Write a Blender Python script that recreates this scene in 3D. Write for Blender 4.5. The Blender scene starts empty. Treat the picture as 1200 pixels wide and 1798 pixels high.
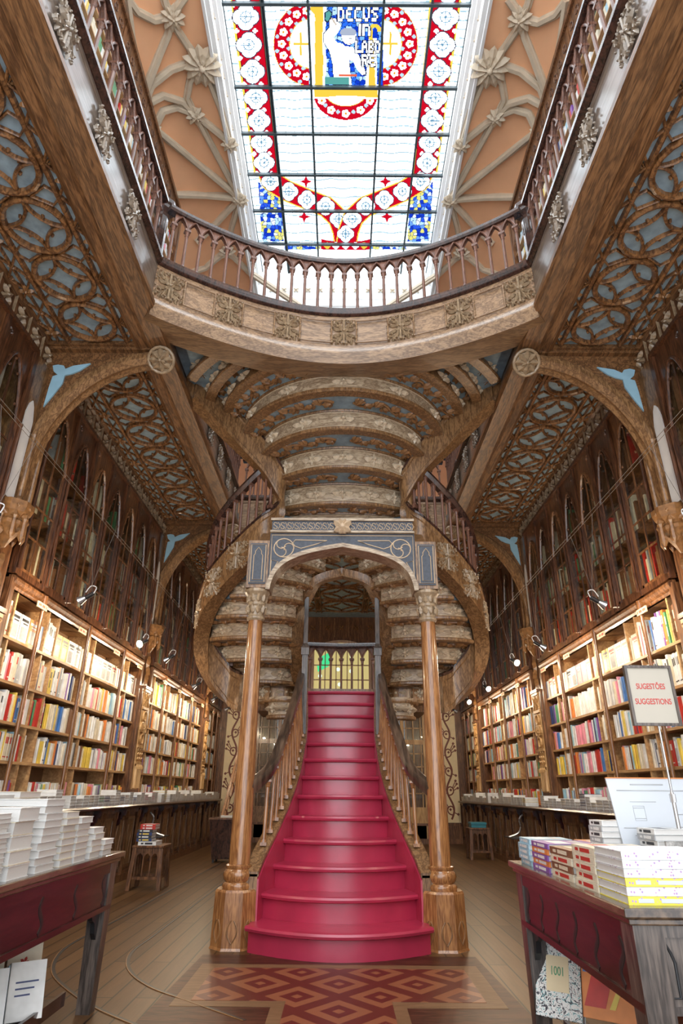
import bpy, bmesh, math, random
import numpy as np
from mathutils import Vector, Matrix
random.seed(7)
PI = math.pi
scn = bpy.context.scene
COL = scn.collection

# ------------------------------------------------------------------ camera
F = 1075.0; TH = math.radians(24.5); PSI = 0.00186; RHO = 0.0085; H = 1.3
fw = Vector((-math.sin(PSI)*math.cos(TH), math.cos(PSI)*math.cos(TH), math.sin(TH)))
r0 = Vector((math.cos(PSI), math.sin(PSI), 0)); u0 = r0.cross(fw)
cr = r0*math.cos(RHO) + u0*math.sin(RHO); cu = u0*math.cos(RHO) - r0*math.sin(RHO)
CAM = Vector((0, 0, H))
cd = bpy.data.cameras.new('camera'); cam = bpy.data.objects.new('camera', cd); COL.objects.link(cam)
m = Matrix.Identity(4)
for i in range(3):
    m[i][0] = cr[i]; m[i][1] = cu[i]; m[i][2] = -fw[i]; m[i][3] = CAM[i]
cam.matrix_world = m
cd.sensor_fit = 'AUTO'; cd.sensor_width = 36.0; cd.lens = F/1798*36.0
cd.clip_start = 0.05; cd.clip_end = 200
scn.camera = cam

# ------------------------------------------------------------------ world, daylight, exposure
SKYL = 1.75            # radiance of the daylight above the glass roof
w = bpy.data.worlds.new('world'); scn.world = w; w.use_nodes = True
w.node_tree.nodes['Background'].inputs[0].default_value = (0.88, 0.94, 1.0, 1)
w.node_tree.nodes['Background'].inputs[1].default_value = 2.1
def area_light(name, loc, rot, sx, sy, rad, col):
    l = bpy.data.lights.new(name, 'AREA'); l.shape = 'RECTANGLE'; l.size = sx; l.size_y = sy
    l.energy = rad*PI*sx*sy; l.color = col
    o = bpy.data.objects.new(name, l); o.location = loc; o.rotation_euler = rot; COL.objects.link(o); return o
area_light('daylight_above_glass_roof', (0, 5.6, 14.95), (0, 0, 0), 4.9, 13.4, SKYL, (0.93, 0.97, 1.0))
scn.view_settings.view_transform = 'Standard'; scn.view_settings.look = 'None'
scn.view_settings.exposure = 0.75; scn.view_settings.gamma = 1.0
scn.view_settings.use_curve_mapping = False
LAMP_W = 30.0

# ------------------------------------------------------------------ picture ray -> point in the room
def ray(px, py):
    return fw + cr*((px-600)/F) + cu*((899-py)/F)
def P(px, py, x=None, y=None, z=None):
    d = ray(px, py)
    if x is not None: t = (x-CAM.x)/d.x
    elif y is not None: t = (y-CAM.y)/d.y
    else: t = (z-CAM.z)/d.z
    return CAM + d*t
def proj(p):
    v = Vector(p)-CAM; d = v.dot(fw)
    return 600+F*v.dot(cr)/d, 899-F*v.dot(cu)/d, d

# ------------------------------------------------------------------ materials
MATS = {}
def nodes(name):
    mt = bpy.data.materials.new(name); mt.use_nodes = True; nt = mt.node_tree
    MATS[name] = mt
    return mt, nt, nt.nodes['Principled BSDF']
def N(nt, t, **kw):
    n = nt.nodes.new(t)
    for k, v in kw.items(): setattr(n, k, v)
    return n
def ramp(nt, stops):
    n = N(nt, 'ShaderNodeValToRGB'); cr_ = n.color_ramp
    while len(cr_.elements) < len(stops): cr_.elements.new(0.5)
    for e, (p, c) in zip(cr_.elements, stops): e.position = p; e.color = (*c, 1)
    return n
def wood(name, dark, light, rough=0.4, scale=(3, 3, 3), stretch=(1, 1, 8), bump=0.15, coat=0.0, spec=0.5):
    mt, nt, b = nodes(name); L = nt.links
    tc = N(nt, 'ShaderNodeTexCoord'); mp = N(nt, 'ShaderNodeMapping')
    mp.inputs['Scale'].default_value = tuple(s/k for s, k in zip(scale, stretch))
    L.new(tc.outputs['Object'], mp.inputs[0])
    n1 = N(nt, 'ShaderNodeTexNoise'); n1.inputs['Scale'].default_value = 2.2; n1.inputs['Detail'].default_value = 3
    n1.inputs['Distortion'].default_value = 0.6
    L.new(mp.outputs[0], n1.inputs[0])
    mu = N(nt, 'ShaderNodeMath', operation='MULTIPLY'); mu.inputs[1].default_value = 11; L.new(n1.outputs[0], mu.inputs[0])
    sn = N(nt, 'ShaderNodeMath', operation='SINE'); 
    m2 = N(nt, 'ShaderNodeMath', operation='MULTIPLY'); m2.inputs[1].default_value = 2.1; L.new(mu.outputs[0], m2.inputs[0]); L.new(m2.outputs[0], sn.inputs[0])
    n2 = N(nt, 'ShaderNodeTexNoise'); n2.inputs['Scale'].default_value = 14; n2.inputs['Detail'].default_value = 5; L.new(mp.outputs[0], n2.inputs[0])
    ma = N(nt, 'ShaderNodeMath', operation='MULTIPLY_ADD'); ma.inputs[1].default_value = 0.16; L.new(sn.outputs[0], ma.inputs[0]); L.new(n2.outputs[0], ma.inputs[2])
    rp = ramp(nt, [(0.28, dark), (0.72, light)]); L.new(ma.outputs[0], rp.inputs[0])
    L.new(rp.outputs[0], b.inputs['Base Color'])
    bp = N(nt, 'ShaderNodeBump'); bp.inputs['Strength'].default_value = bump; bp.inputs['Distance'].default_value = 0.01
    L.new(ma.outputs[0], bp.inputs['Height']); L.new(bp.outputs[0], b.inputs['Normal'])
    b.inputs['Roughness'].default_value = rough; b.inputs['Specular IOR Level'].default_value = spec
    if coat: b.inputs['Coat Weight'].default_value = coat; b.inputs['Coat Roughness'].default_value = 0.12
    return mt
def plain(name, c, rough=0.6, var=0.12, metal=0.0, scale=6, bump=0.0, spec=0.5):
    mt, nt, b = nodes(name); L = nt.links
    tc = N(nt, 'ShaderNodeTexCoord'); n = N(nt, 'ShaderNodeTexNoise'); n.inputs['Scale'].default_value = scale; n.inputs['Detail'].default_value = 4
    L.new(tc.outputs['Object'], n.inputs[0])
    rp = ramp(nt, [(0.3, tuple(v*(1-var) for v in c)), (0.7, tuple(min(1, v*(1+var)) for v in c))])
    L.new(n.outputs[0], rp.inputs[0]); L.new(rp.outputs[0], b.inputs['Base Color'])
    b.inputs['Roughness'].default_value = rough; b.inputs['Metallic'].default_value = metal; b.inputs['Specular IOR Level'].default_value = spec
    if bump:
        bp = N(nt, 'ShaderNodeBump'); bp.inputs['Strength'].default_value = bump; bp.inputs['Distance'].default_value = 0.02
        L.new(n.outputs[0], bp.inputs['Height']); L.new(bp.outputs[0], b.inputs['Normal'])
    return mt
OAK = wood('carved_oak', (0.085, 0.033, 0.011), (0.30, 0.14, 0.052), 0.36, scale=(5, 5, 5), bump=0.25, coat=0.15)
OAKY = wood('oak_beam', (0.085, 0.037, 0.014), (0.27, 0.13, 0.052), 0.38, scale=(7, 7, 7), stretch=(1, 9, 1), bump=0.15, coat=0.15)
OAKX = wood('oak_fascia', (0.17, 0.095, 0.047), (0.38, 0.235, 0.125), 0.38, scale=(6, 6, 6), stretch=(6, 1, 1), bump=0.12, coat=0.2)
FASC = wood('glare_pale_fascia_oak', (0.15, 0.115, 0.09), (0.27, 0.22, 0.18), 0.34, stretch=(1, 8, 1), bump=0.08, coat=0.4)  # same oak, greyed and paler: the glare on the side fascias put into the colour
PALE = wood('pale_carved_oak', (0.24, 0.16, 0.095), (0.52, 0.40, 0.27), 0.4, scale=(6, 6, 6), stretch=(5, 1, 1), bump=0.2, coat=0.15)
STRG = wood('stringer_oak', (0.12, 0.056, 0.021), (0.33, 0.18, 0.078), 0.36, scale=(8, 8, 8), stretch=(1, 1, 5), bump=0.15, coat=0.25)
SHAFT = wood('column_oak', (0.22, 0.085, 0.028), (0.46, 0.21, 0.075), 0.22, scale=(9, 9, 9), stretch=(1, 1, 12), bump=0.05, coat=0.6)
LITE = wood('light_carved_oak', (0.40, 0.22, 0.085), (0.66, 0.42, 0.19), 0.45, bump=0.2)
SHELF = wood('shelf_oak', (0.36, 0.19, 0.08), (0.58, 0.35, 0.16), 0.45, stretch=(1, 9, 1), bump=0.05)
BACKB = plain('shelf_back', (0.19, 0.10, 0.045), 0.6)
BROWN = wood('brown_case_oak', (0.075, 0.028, 0.010), (0.24, 0.105, 0.042), 0.35, scale=(6, 6, 6), stretch=(1, 1, 10), bump=0.1, coat=0.2)
POST = wood('red_brown_post', (0.12, 0.048, 0.018), (0.27, 0.125, 0.052), 0.25, scale=(8, 8, 8), stretch=(1, 1, 12), bump=0.05, coat=0.4)
CASEW = wood('dark_case_wood', (0.035, 0.013, 0.006), (0.13, 0.05, 0.022), 0.3, scale=(8, 8, 8), stretch=(1, 1, 10), bump=0.1, coat=0.3)
DARK = wood('dark_rail_wood', (0.022, 0.010, 0.008), (0.075, 0.032, 0.022), 0.26, scale=(6, 6, 6), stretch=(2, 2, 4), bump=0.05, coat=0.3)
BALU = wood('baluster_wood', (0.11, 0.045, 0.028), (0.24, 0.11, 0.07), 0.42, scale=(9, 9, 9), stretch=(1, 1, 10), bump=0.05, coat=0.08)
GREYW = wood('worn_grey_wood', (0.045, 0.034, 0.029), (0.15, 0.115, 0.095), 0.32, scale=(7, 7, 7), stretch=(1, 1, 10), bump=0.1, coat=0.3)
MAHO = wood('red_mahogany', (0.020, 0.003, 0.003), (0.050, 0.008, 0.008), 0.3, scale=(5, 5, 5), stretch=(1, 8, 1), bump=0.05, coat=0.3)
BLUE = plain('blue_grey_ground', (0.23, 0.32, 0.39), 0.6, 0.25, scale=9)
SKYB = plain('light_blue_paint', (0.30, 0.50, 0.62), 0.5, 0.08)
SLATE = plain('slate_inlay', (0.055, 0.062, 0.08), 0.5, 0.25, scale=30)
CREAMLINE = plain('cream_inlay_line', (0.55, 0.40, 0.26), 0.45, 0.1)
ORNM = plain('gilt_brown_ornament', (0.34, 0.24, 0.145), 0.33, 0.3, scale=25, spec=0.7)
ORND = plain('bronze_brown_carving', (0.24, 0.115, 0.042), 0.38, 0.35, scale=20, spec=0.6)
ORNG = plain('silver_brown_ornament', (0.30, 0.24, 0.18), 0.3, 0.3, scale=25, spec=0.8)
CARPET = plain('red_carpet', (0.44, 0.028, 0.070), 0.30, 0.10, scale=5, bump=0.15, spec=0.9)
PLAST = plain('orange_plaster', (0.86, 0.47, 0.26), 0.8, 0.05, scale=2)
RIB = plain('cream_rib', (0.60, 0.50, 0.37), 0.55, 0.08)
WHITE = plain('white_paint', (0.75, 0.75, 0.74), 0.5, 0.04)
METAL = plain('brushed_metal', (0.55, 0.55, 0.55), 0.3, 0.1, metal=0.9)
WIRE = plain('dull_wire', (0.16, 0.14, 0.12), 0.6, 0.1)
BLACK = plain('black_metal', (0.02, 0.02, 0.022), 0.4, 0.1)
LEADB = plain('dark_glazing_bar', (0.05, 0.07, 0.08), 0.5, 0.1)
PAPER = plain('page_paper', (0.68, 0.66, 0.63), 0.7, 0.05, scale=40)
PAPERW = plain('white_paper', (0.60, 0.63, 0.67), 0.6, 0.02)
CREAMP = plain('cream_panel', (0.80, 0.66, 0.42), 0.6, 0.05)
MARO = plain('maroon_paint', (0.16, 0.035, 0.02), 0.5, 0.1)
INKR = plain('red_ink', (0.55, 0.06, 0.05), 0.6, 0.02)
INK = plain('grey_ink', (0.18, 0.18, 0.20), 0.6, 0.02)
SIGNC = plain('sign_card', (0.50, 0.45, 0.37), 0.6, 0.02)
UPPER = plain('upper_wall', (0.60, 0.50, 0.42), 0.8, 0.05)
CLOTH = plain('back_shadow', (0.03, 0.016, 0.009), 0.7)

def glass(name, col, a=0.12, rough=0.02):
    mt, nt, b = nodes(name); L = nt.links
    nt.nodes.remove(b); out = nt.nodes['Material Output']
    t = N(nt, 'ShaderNodeBsdfTransparent'); t.inputs[0].default_value = (*col, 1)
    g = N(nt, 'ShaderNodeBsdfGlossy'); g.inputs['Roughness'].default_value = rough
    lw = N(nt, 'ShaderNodeLayerWeight'); pw = N(nt, 'ShaderNodeMath', operation='POWER'); pw.inputs[1].default_value = 4.0; L.new(lw.outputs['Facing'], pw.inputs[0])
    ma = N(nt, 'ShaderNodeMath', operation='MULTIPLY_ADD'); ma.inputs[1].default_value = 0.4; ma.inputs[2].default_value = 0.03; L.new(pw.outputs[0], ma.inputs[0])
    mx = N(nt, 'ShaderNodeMixShader'); L.new(ma.outputs[0], mx.inputs[0]); L.new(t.outputs[0], mx.inputs[1]); L.new(g.outputs[0], mx.inputs[2])
    L.new(mx.outputs[0], out.inputs[0]); return mt
PANE = glass('cabinet_glass', (0.92, 0.93, 0.90))
def emis(name, col, s):
    mt, nt, b = nodes(name); b.inputs['Base Color'].default_value = (*col, 1)
    b.inputs['Emission Color'].default_value = (*col, 1); b.inputs['Emission Strength'].default_value = s; return mt
BULB = emis('lit_bulb', (1.0, 0.86, 0.66), 60)
def stained():
    mt, nt, b = nodes('stained_glass'); L = nt.links; nt.nodes.remove(b); out = nt.nodes['Material Output']
    at = N(nt, 'ShaderNodeAttribute'); at.attribute_name = 'GlassColour'
    t = N(nt, 'ShaderNodeBsdfTransparent'); L.new(at.outputs['Color'], t.inputs[0]); L.new(t.outputs[0], out.inputs[0]); return mt
STAIN = stained()

# ------------------------------------------------------------------ mesh builder
Z = Vector((0, 0, 1))
class MB:
    def __init__(s): s.v = []; s.f = []; s.m = []
    def add(s, vs, fs, mi=0):
        n = len(s.v); s.v += [tuple(v) for v in vs]
        s.f += [tuple(i+n for i in f) for f in fs]; s.m += [mi]*len(fs)
    def box(s, a, b, mi=0):
        x0, y0, z0 = a; x1, y1, z1 = b
        if x0 > x1: x0, x1 = x1, x0
        if y0 > y1: y0, y1 = y1, y0
        if z0 > z1: z0, z1 = z1, z0
        s.add([(x0,y0,z0),(x1,y0,z0),(x1,y1,z0),(x0,y1,z0),(x0,y0,z1),(x1,y0,z1),(x1,y1,z1),(x0,y1,z1)],
              [(0,3,2,1),(4,5,6,7),(0,1,5,4),(1,2,6,5),(2,3,7,6),(3,0,4,7)], mi)
    def hexa(s, c, mi=0):     # 8 corners, bottom ring then top ring
        s.add(c, [(0,3,2,1),(4,5,6,7),(0,1,5,4),(1,2,6,5),(2,3,7,6),(3,0,4,7)], mi)
    def obox(s, c, ax, ay, az, mi=0):
        c = Vector(c); ax = Vector(ax); ay = Vector(ay); az = Vector(az)
        s.hexa([c+ax*i+ay*j+az*k for k in (-1, 1) for i, j in ((-1,-1),(1,-1),(1,1),(-1,1))], mi)
    def sweep(s, path, prof, up=Z, mi=0, closed=False, cap=True, scale=None, level=False):
        path = [Vector(p) for p in path]; n = len(path); k = len(prof); vs = []
        for i, p in enumerate(path):
            a = path[(i-1) % n] if (closed or i > 0) else p
            b = path[(i+1) % n] if (closed or i < n-1) else p
            t = (b-a).normalized(); u = Vector(up[i]) if isinstance(up, list) else Vector(up)
            sd = t.cross(u)
            if sd.length < 1e-5: sd = t.cross(Vector((0.3, 1, 0)))
            sd.normalize(); uu = u if level else sd.cross(t).normalized()
            sc = scale[i] if scale else 1
            for q in prof: vs.append(p+sd*q[0]*sc+uu*q[1]*sc)
        fs = []
        for i in range(n if closed else n-1):
            j = (i+1) % n
            for q in range(k):
                r = (q+1) % k; fs.append((i*k+q, i*k+r, j*k+r, j*k+q))
        if cap and not closed:
            fs.append(tuple(range(k-1, -1, -1))); fs.append(tuple((n-1)*k+q for q in range(k)))
        s.add(vs, fs, mi)
    def tube(s, path, r, n=8, mi=0, closed=False, up=Z, scale=None):
        s.sweep(path, [(r*math.cos(2*PI*i/n), r*math.sin(2*PI*i/n)) for i in range(n)], up, mi, closed, True, scale)
    def relief(s, path, w_, h_, up, mi=0, closed=False):   # rounded bead raised along 'up'
        s.sweep(path, [(-w_, 0), (-w_*0.75, h_*0.75), (0, h_), (w_*0.75, h_*0.75), (w_, 0)], up, mi, closed, True)
    def lathe(s, prof, c=(0,0,0), n=16, mi=0, sq=False):
        vs = []; k = len(prof)
        for r, z in prof:
            for i in range(n):
                a = 2*PI*(i+0.5)/n; rr = r/math.cos(PI/n) if n <= 8 else r
                vs.append((c[0]+rr*math.cos(a), c[1]+rr*math.sin(a), c[2]+z))
        fs = []
        for j in range(k-1):
            for i in range(n):
                q = (i+1) % n; fs.append((j*n+i, j*n+q, (j+1)*n+q, (j+1)*n+i))
        fs.append(tuple(range(n-1, -1, -1))); fs.append(tuple((k-1)*n+i for i in range(n)))
        s.add(vs, fs, mi)
    def prism(s, pts, off, mi=0):       # polygon of 3D points extruded by vector
        off = Vector(off); n = len(pts); p = [Vector(q) for q in pts]
        s.add(p+[q+off for q in p], [tuple(range(n-1, -1, -1)), tuple(range(n, 2*n))]+[(i, (i+1) % n, n+(i+1) % n, n+i) for i in range(n)], mi)
    def leaf(s, c, d, up, L_, W_, h_, mi=0):
        c = Vector(c); d = Vector(d).normalized(); up = Vector(up).normalized(); sd = d.cross(up)
        o = [(0, 0), (0.25, 0.75), (0.55, 1), (0.8, 0.6), (1, 0), (0.8, -0.6), (0.55, -1), (0.25, -0.75)]
        vs = [c+d*L_*a+sd*W_*b for a, b in o]+[c+d*L_*0.15+up*h_, c+d*L_*0.55+up*h_, c+d*L_*0.9+up*h_*0.5]
        s.add(vs, [(0, 1, 8), (1, 2, 9, 8), (2, 3, 10, 9), (3, 4, 10), (4, 5, 10), (5, 6, 9, 10), (6, 7, 8, 9), (7, 0, 8)], mi)
    def flower(s, c, up, ax, r, n=4, mi=0, h=0.3, w=0.28, mc=None):
        c = Vector(c); up = Vector(up).normalized(); ax = Vector(ax).normalized(); ay = up.cross(ax)
        for i in range(n):
            a = 2*PI*i/n; d = ax*math.cos(a)+ay*math.sin(a)
            s.leaf(c+d*r*0.1, d, up, r*0.9, r*w, r*h, mi)
        s.dome(c, up, ax, r*0.22, r*0.45, mi if mc is None else mc)
    def dome(s, c, up, ax, r, h, mi=0, n=8):
        c = Vector(c); up = Vector(up).normalized(); ax = Vector(ax).normalized(); ay = up.cross(ax)
        vs = []
        for k, (rr, hh) in enumerate(((1, 0), (0.8, 0.6), (0.4, 0.93))):
            for i in range(n):
                a = 2*PI*i/n; vs.append(c+(ax*math.cos(a)+ay*math.sin(a))*r*rr+up*h*hh)
        vs.append(c+up*h); fs = []
        for k in range(2):
            for i in range(n):
                j = (i+1) % n; fs.append((k*n+i, k*n+j, (k+1)*n+j, (k+1)*n+i))
        for i in range(n): fs.append((2*n+i, 2*n+(i+1) % n, 3*n))
        s.add(vs, fs, mi)
    def mirror(s):
        s.v = [(-x, y, z) for x, y, z in s.v]; s.f = [tuple(reversed(f)) for f in s.f]; return s
    def sx(s, sgn): return s.mirror() if sgn < 0 else s
    def merge(s, o, off=(0,0,0), mi=None):
        n = len(s.v); s.v += [(x+off[0], y+off[1], z+off[2]) for x, y, z in o.v]
        s.f += [tuple(i+n for i in f) for f in o.f]; s.m += (o.m if mi is None else [mi]*len(o.f))
    def build(s, name, mats, parent=None, smooth=False, origin=None, local=False, bevel=0):
        if not isinstance(mats, (list, tuple)): mats = [mats]
        if parent is not None and not local:
            o_ = parent.matrix_basis.translation.copy(); q = parent
            while q.parent: q = q.parent; o_ += q.matrix_basis.translation
        elif local: o_ = Vector((0, 0, 0))
        elif origin is not None: o_ = Vector(origin)
        else:
            a = np.array(s.v); lo = a.min(0); hi = a.max(0); o_ = Vector(((lo[0]+hi[0])/2, (lo[1]+hi[1])/2, lo[2]))
        me = bpy.data.meshes.new(name)
        me.from_pydata([(x-o_.x, y-o_.y, z-o_.z) for x, y, z in s.v], [], s.f)
        for mt in mats: me.materials.append(mt)
        if len(mats) > 1: me.polygons.foreach_set('material_index', s.m)
        if smooth: me.polygons.foreach_set('use_smooth', [True]*len(me.polygons))
        me.update()
        ob = bpy.data.objects.new(name, me); COL.objects.link(ob)
        if smooth:
            md = ob.modifiers.new('split', 'EDGE_SPLIT'); md.split_angle = math.radians(40)
        if bevel:
            md = ob.modifiers.new('bevel', 'BEVEL'); md.width = bevel; md.segments = 2
        if parent is not None: ob.parent = parent
        elif not local: ob.location = o_
        return ob
def tag(o, label=None, cat=None, group=None, kind=None):
    if label: o['label'] = label
    if cat: o['category'] = cat
    if group: o['group'] = group
    if kind: o['kind'] = kind
    return o
def thing(name, loc, label, cat, group=None, kind=None, rotz=0):
    o = bpy.data.objects.new(name, None); o.location = loc; o.rotation_euler = (0, 0, rotz); o.empty_display_size = 0.1
    COL.objects.link(o); return tag(o, label, cat, group, kind)
def dup(src, parent=None, loc=None, rot=None, name=None):
    c = src.copy(); COL.objects.link(c)
    c.parent = parent
    if loc is not None: c.location = loc
    if rot is not None: c.rotation_euler = rot
    return c
def tree(src, loc=None, rot=None):
    c = dup(src, None, loc, rot)
    for ch in list(src.children):
        d = dup(ch, c)
        for g in list(ch.children): dup(g, d)
    return c
def cr_path(pts, n=6):           # Catmull-Rom through points
    pts = [Vector(p) for p in pts]; out = []
    for i in range(len(pts)-1):
        p0 = pts[max(i-1, 0)]; p1 = pts[i]; p2 = pts[i+1]; p3 = pts[min(i+2, len(pts)-1)]
        for k in range(n):
            t = k/n
            out.append(0.5*((2*p1)+(p2-p0)*t+(2*p0-5*p1+4*p2-p3)*t*t+(3*p1-p0-3*p2+p3)*t**3))
    out.append(pts[-1]); return out
def along(path, step, start=0.0):
    out = []; d = start; acc = 0
    for a, b in zip(path[:-1], path[1:]):
        L_ = (b-a).length
        while d <= acc+L_ and L_ > 1e-9:
            out.append((a+(b-a)*((d-acc)/L_), (b-a).normalized())); d += step
        acc += L_
    return out
# ================================================================== the room
YB = 19.2      # back wall
# floor -------------------------------------------------------------
def floor_mat():
    mt, nt, b = nodes('floor_planks'); L = nt.links
    tc = N(nt, 'ShaderNodeTexCoord'); mp = N(nt, 'ShaderNodeMapping'); mp.inputs['Rotation'].default_value = (0, 0, PI/2)
    L.new(tc.outputs['Object'], mp.inputs[0])
    br = N(nt, 'ShaderNodeTexBrick'); br.inputs['Scale'].default_value = 1.0; br.inputs['Mortar Size'].default_value = 0.006
    br.inputs['Brick Width'].default_value = 2.6; br.inputs['Row Height'].default_value = 0.155; br.offset = 0.37
    br.inputs['Color1'].default_value = (0.085, 0.042, 0.017, 1); br.inputs['Color2'].default_value = (0.145, 0.075, 0.031, 1)
    br.inputs['Mortar'].default_value = (0.012, 0.006, 0.003, 1); br.inputs['Mortar Smooth'].default_value = 0.0
    L.new(mp.outputs[0], br.inputs[0])
    m2 = N(nt, 'ShaderNodeMapping'); m2.inputs['Scale'].default_value = (14, 0.7, 1); L.new(tc.outputs['Object'], m2.inputs[0])
    n = N(nt, 'ShaderNodeTexNoise'); n.inputs['Scale'].default_value = 3; n.inputs['Detail'].default_value = 6; L.new(m2.outputs[0], n.inputs[0])
    rp = ramp(nt, [(0.25, (0.78, 0.76, 0.74)), (0.75, (1.15, 1.13, 1.1))]); L.new(n.outputs[0], rp.inputs[0])
    mx = N(nt, 'ShaderNodeMix', data_type='RGBA', blend_type='MULTIPLY'); mx.inputs[0].default_value = 1
    L.new(br.outputs[0], mx.inputs[6]); L.new(rp.outputs[0], mx.inputs[7]); L.new(mx.outputs[2], b.inputs['Base Color'])
    rr = ramp(nt, [(0.3, (0.22,)*3), (0.8, (0.42,)*3)]); L.new(n.outputs[0], rr.inputs[0]); b.inputs['Roughness'].default_value = 0.36; b.inputs['Specular IOR Level'].default_value = 0.22
    return mt
FLOORM = floor_mat()
fl = MB(); fl.box((-4.2, -1.5, -0.15), (4.2, YB, 0)); floor = fl.build('floor', FLOORM, origin=(0, 0, 0)); tag(floor, kind='structure')
def diamonds():
    mt, nt, b = nodes('diamond_parquet'); L = nt.links
    tc = N(nt, 'ShaderNodeTexCoord'); sp = N(nt, 'ShaderNodeSeparateXYZ'); L.new(tc.outputs['Object'], sp.inputs[0])
    def M(op, a, b_=None, c=None):
        n = N(nt, 'ShaderNodeMath', operation=op)
        for i, v in enumerate((a, b_, c)):
            if v is None: continue
            if isinstance(v, (int, float)): n.inputs[i].default_value = v
            else: L.new(v, n.inputs[i])
        return n.outputs[0]
    def tri(src, per): return M('MULTIPLY', M('PINGPONG', src, per/2), 2/per)
    u = tri(M('ADD', sp.outputs[0], 10*0.58), 0.58); v = tri(M('ADD', sp.outputs[1], 10*0.62-5.55), 0.62)
    s_ = M('ADD', u, v)       # 0 at lozenge centre, 2 at corners
    n = N(nt, 'ShaderNodeTexNoise'); n.inputs['Scale'].default_value = 30; L.new(tc.outputs['Object'], n.inputs[0])
    s2 = M('MULTIPLY', M('PINGPONG', s_, 1.0), 1.0)
    rp = ramp(nt, [(0.0, (0.25, 0.088, 0.04)), (0.14, (0.25, 0.088, 0.04)), (0.15, (0.11, 0.02, 0.014)), (0.42, (0.11, 0.02, 0.014)), (0.43, (0.25, 0.088, 0.04)), (0.76, (0.23, 0.08, 0.036)), (0.77, (0.11, 0.022, 0.014))])
    rp.color_ramp.interpolation = 'CONSTANT'
    L.new(s2, rp.inputs[0]); L.new(rp.outputs[0], b.inputs['Base Color']); b.inputs['Roughness'].default_value = 0.38; b.inputs['Specular IOR Level'].default_value = 0.3
    return mt
DIAM = diamonds()
DKPL = wood('dark_border_planks', (0.035, 0.010, 0.005), (0.10, 0.033, 0.017), 0.42, spec=0.25, scale=(8, 8, 8), stretch=(8, 1, 1), bump=0.05)
TAN = wood('tan_border_strip', (0.16, 0.085, 0.04), (0.22, 0.12, 0.06), 0.45, spec=0.25, scale=(8, 8, 8), stretch=(8, 1, 1), bump=0.03)
z1, z2, z3 = 0.002, 0.004, 0.006
im = MB()
im.prism([(-1.3, 3.0, 0), (1.3, 3.0, 0), (1.18, 6.42, 0), (-1.18, 6.42, 0)], (0, 0, z1), 0)
im.prism([(-1.12, 5.02, 0), (1.12, 5.02, 0), (1.12, 6.10, 0), (-1.12, 6.10, 0)], (0, 0, z2), 1)
im.prism([(-0.45, 2.9, 0), (0.45, 2.9, 0), (0.45, 5.1, 0), (-0.45, 5.1, 0)], (0, 0, z2-0.0006), 1)
im.build('floor_border', [DKPL, TAN], floor)
dm = MB(); dm.prism([(-1.0, 5.14, z2), (1.0, 5.14, z2), (1.0, 5.98, z2), (-1.0, 5.98, z2)], (0, 0, 0.002))
dm.prism([(-0.36, 2.9, z2), (0.36, 2.9, z2), (0.36, 5.15, z2), (-0.36, 5.15, z2)], (0, 0, 0.0022)); dm.build('diamond_inlay', DIAM, floor)
tg = MB()
for pts in ([(402,1543),(340,1590),(270,1643),(236,1668),(225,1690),(235,1712),(270,1735),(330,1757),(430,1792)],
            [(392,1513),(300,1563),(205,1616),(130,1655),(100,1682),(96,1712),(130,1745),(175,1772),(240,1800)]):
    pp = cr_path([P(x, y, z=0.0) for x, y in pts], 8)
    tg.sweep(pp, [(-0.013, -0.001), (-0.013, 0.003), (0.013, 0.003), (0.013, -0.001)], mi=0)
    tg.sweep([p+Vector((0.0, 0, 0)) for p in pp], [(0.013, -0.001), (0.013, 0.006), (0.020, 0.006), (0.020, -0.001)], mi=1)
tg.build('cart_track', [BLACK, ORND], floor)

# walls -------------------------------------------------------------
for sg, nm in ((-1, 'wall_left'), (1, 'wall_right')):
    b_ = MB(); b_.box((4.1, -1.5, 0), (4.3, YB+0.2, 13.4)); tag(b_.sx(sg).build(nm, UPPER), kind='structure')
b_ = MB(); b_.box((-4.1, YB, 0), (4.1, YB+0.2, 14.3)); tag(b_.build('wall_back', PLAST), kind='structure')

# ceiling: orange vault either side of a glazed well ------------------
ZG = 14.15; ZW = 13.05; XW = 2.38; YG = 12.45; XV = 4.1; ZV = 11.1
def vz(x):
    x = abs(x)
    if x <= XW: return ZW
    q = min(1, (x-XW)/(XV-XW)); return ZV+(ZW-ZV)*math.sqrt(max(0, 1-q*q))
c_ = MB()
for sg in (-1, 1):
    xs = [XW+(XV-XW)*math.sin(i/14*PI/2) for i in range(15)]
    ys = [-1.5, 4, 10, YG+0.1, YB]
    vs = [(sg*x, y, vz(x)) for y in ys for x in xs]+[(sg*x, y, vz(x)+0.25) for y in ys for x in xs]
    n = len(xs); k = len(ys)*n; fs = []
    for j in range(len(ys)-1):
        for i in range(n-1):
            a = j*n+i; fs.append((a, a+1, a+n+1, a+n)); fs.append((a+k, a+n+k, a+n+1+k, a+1+k))
    c_.add(vs, fs)
c_.box((-XW, YG+0.12, ZW), (XW, YB, ZW+0.25)); c_.box((-XW, -1.5, ZW), (XW, -0.9, ZW+0.25))
ceil = c_.build('ceiling', PLAST, smooth=True, origin=(0, 5, ZW)); tag(ceil, kind='structure')

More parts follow.
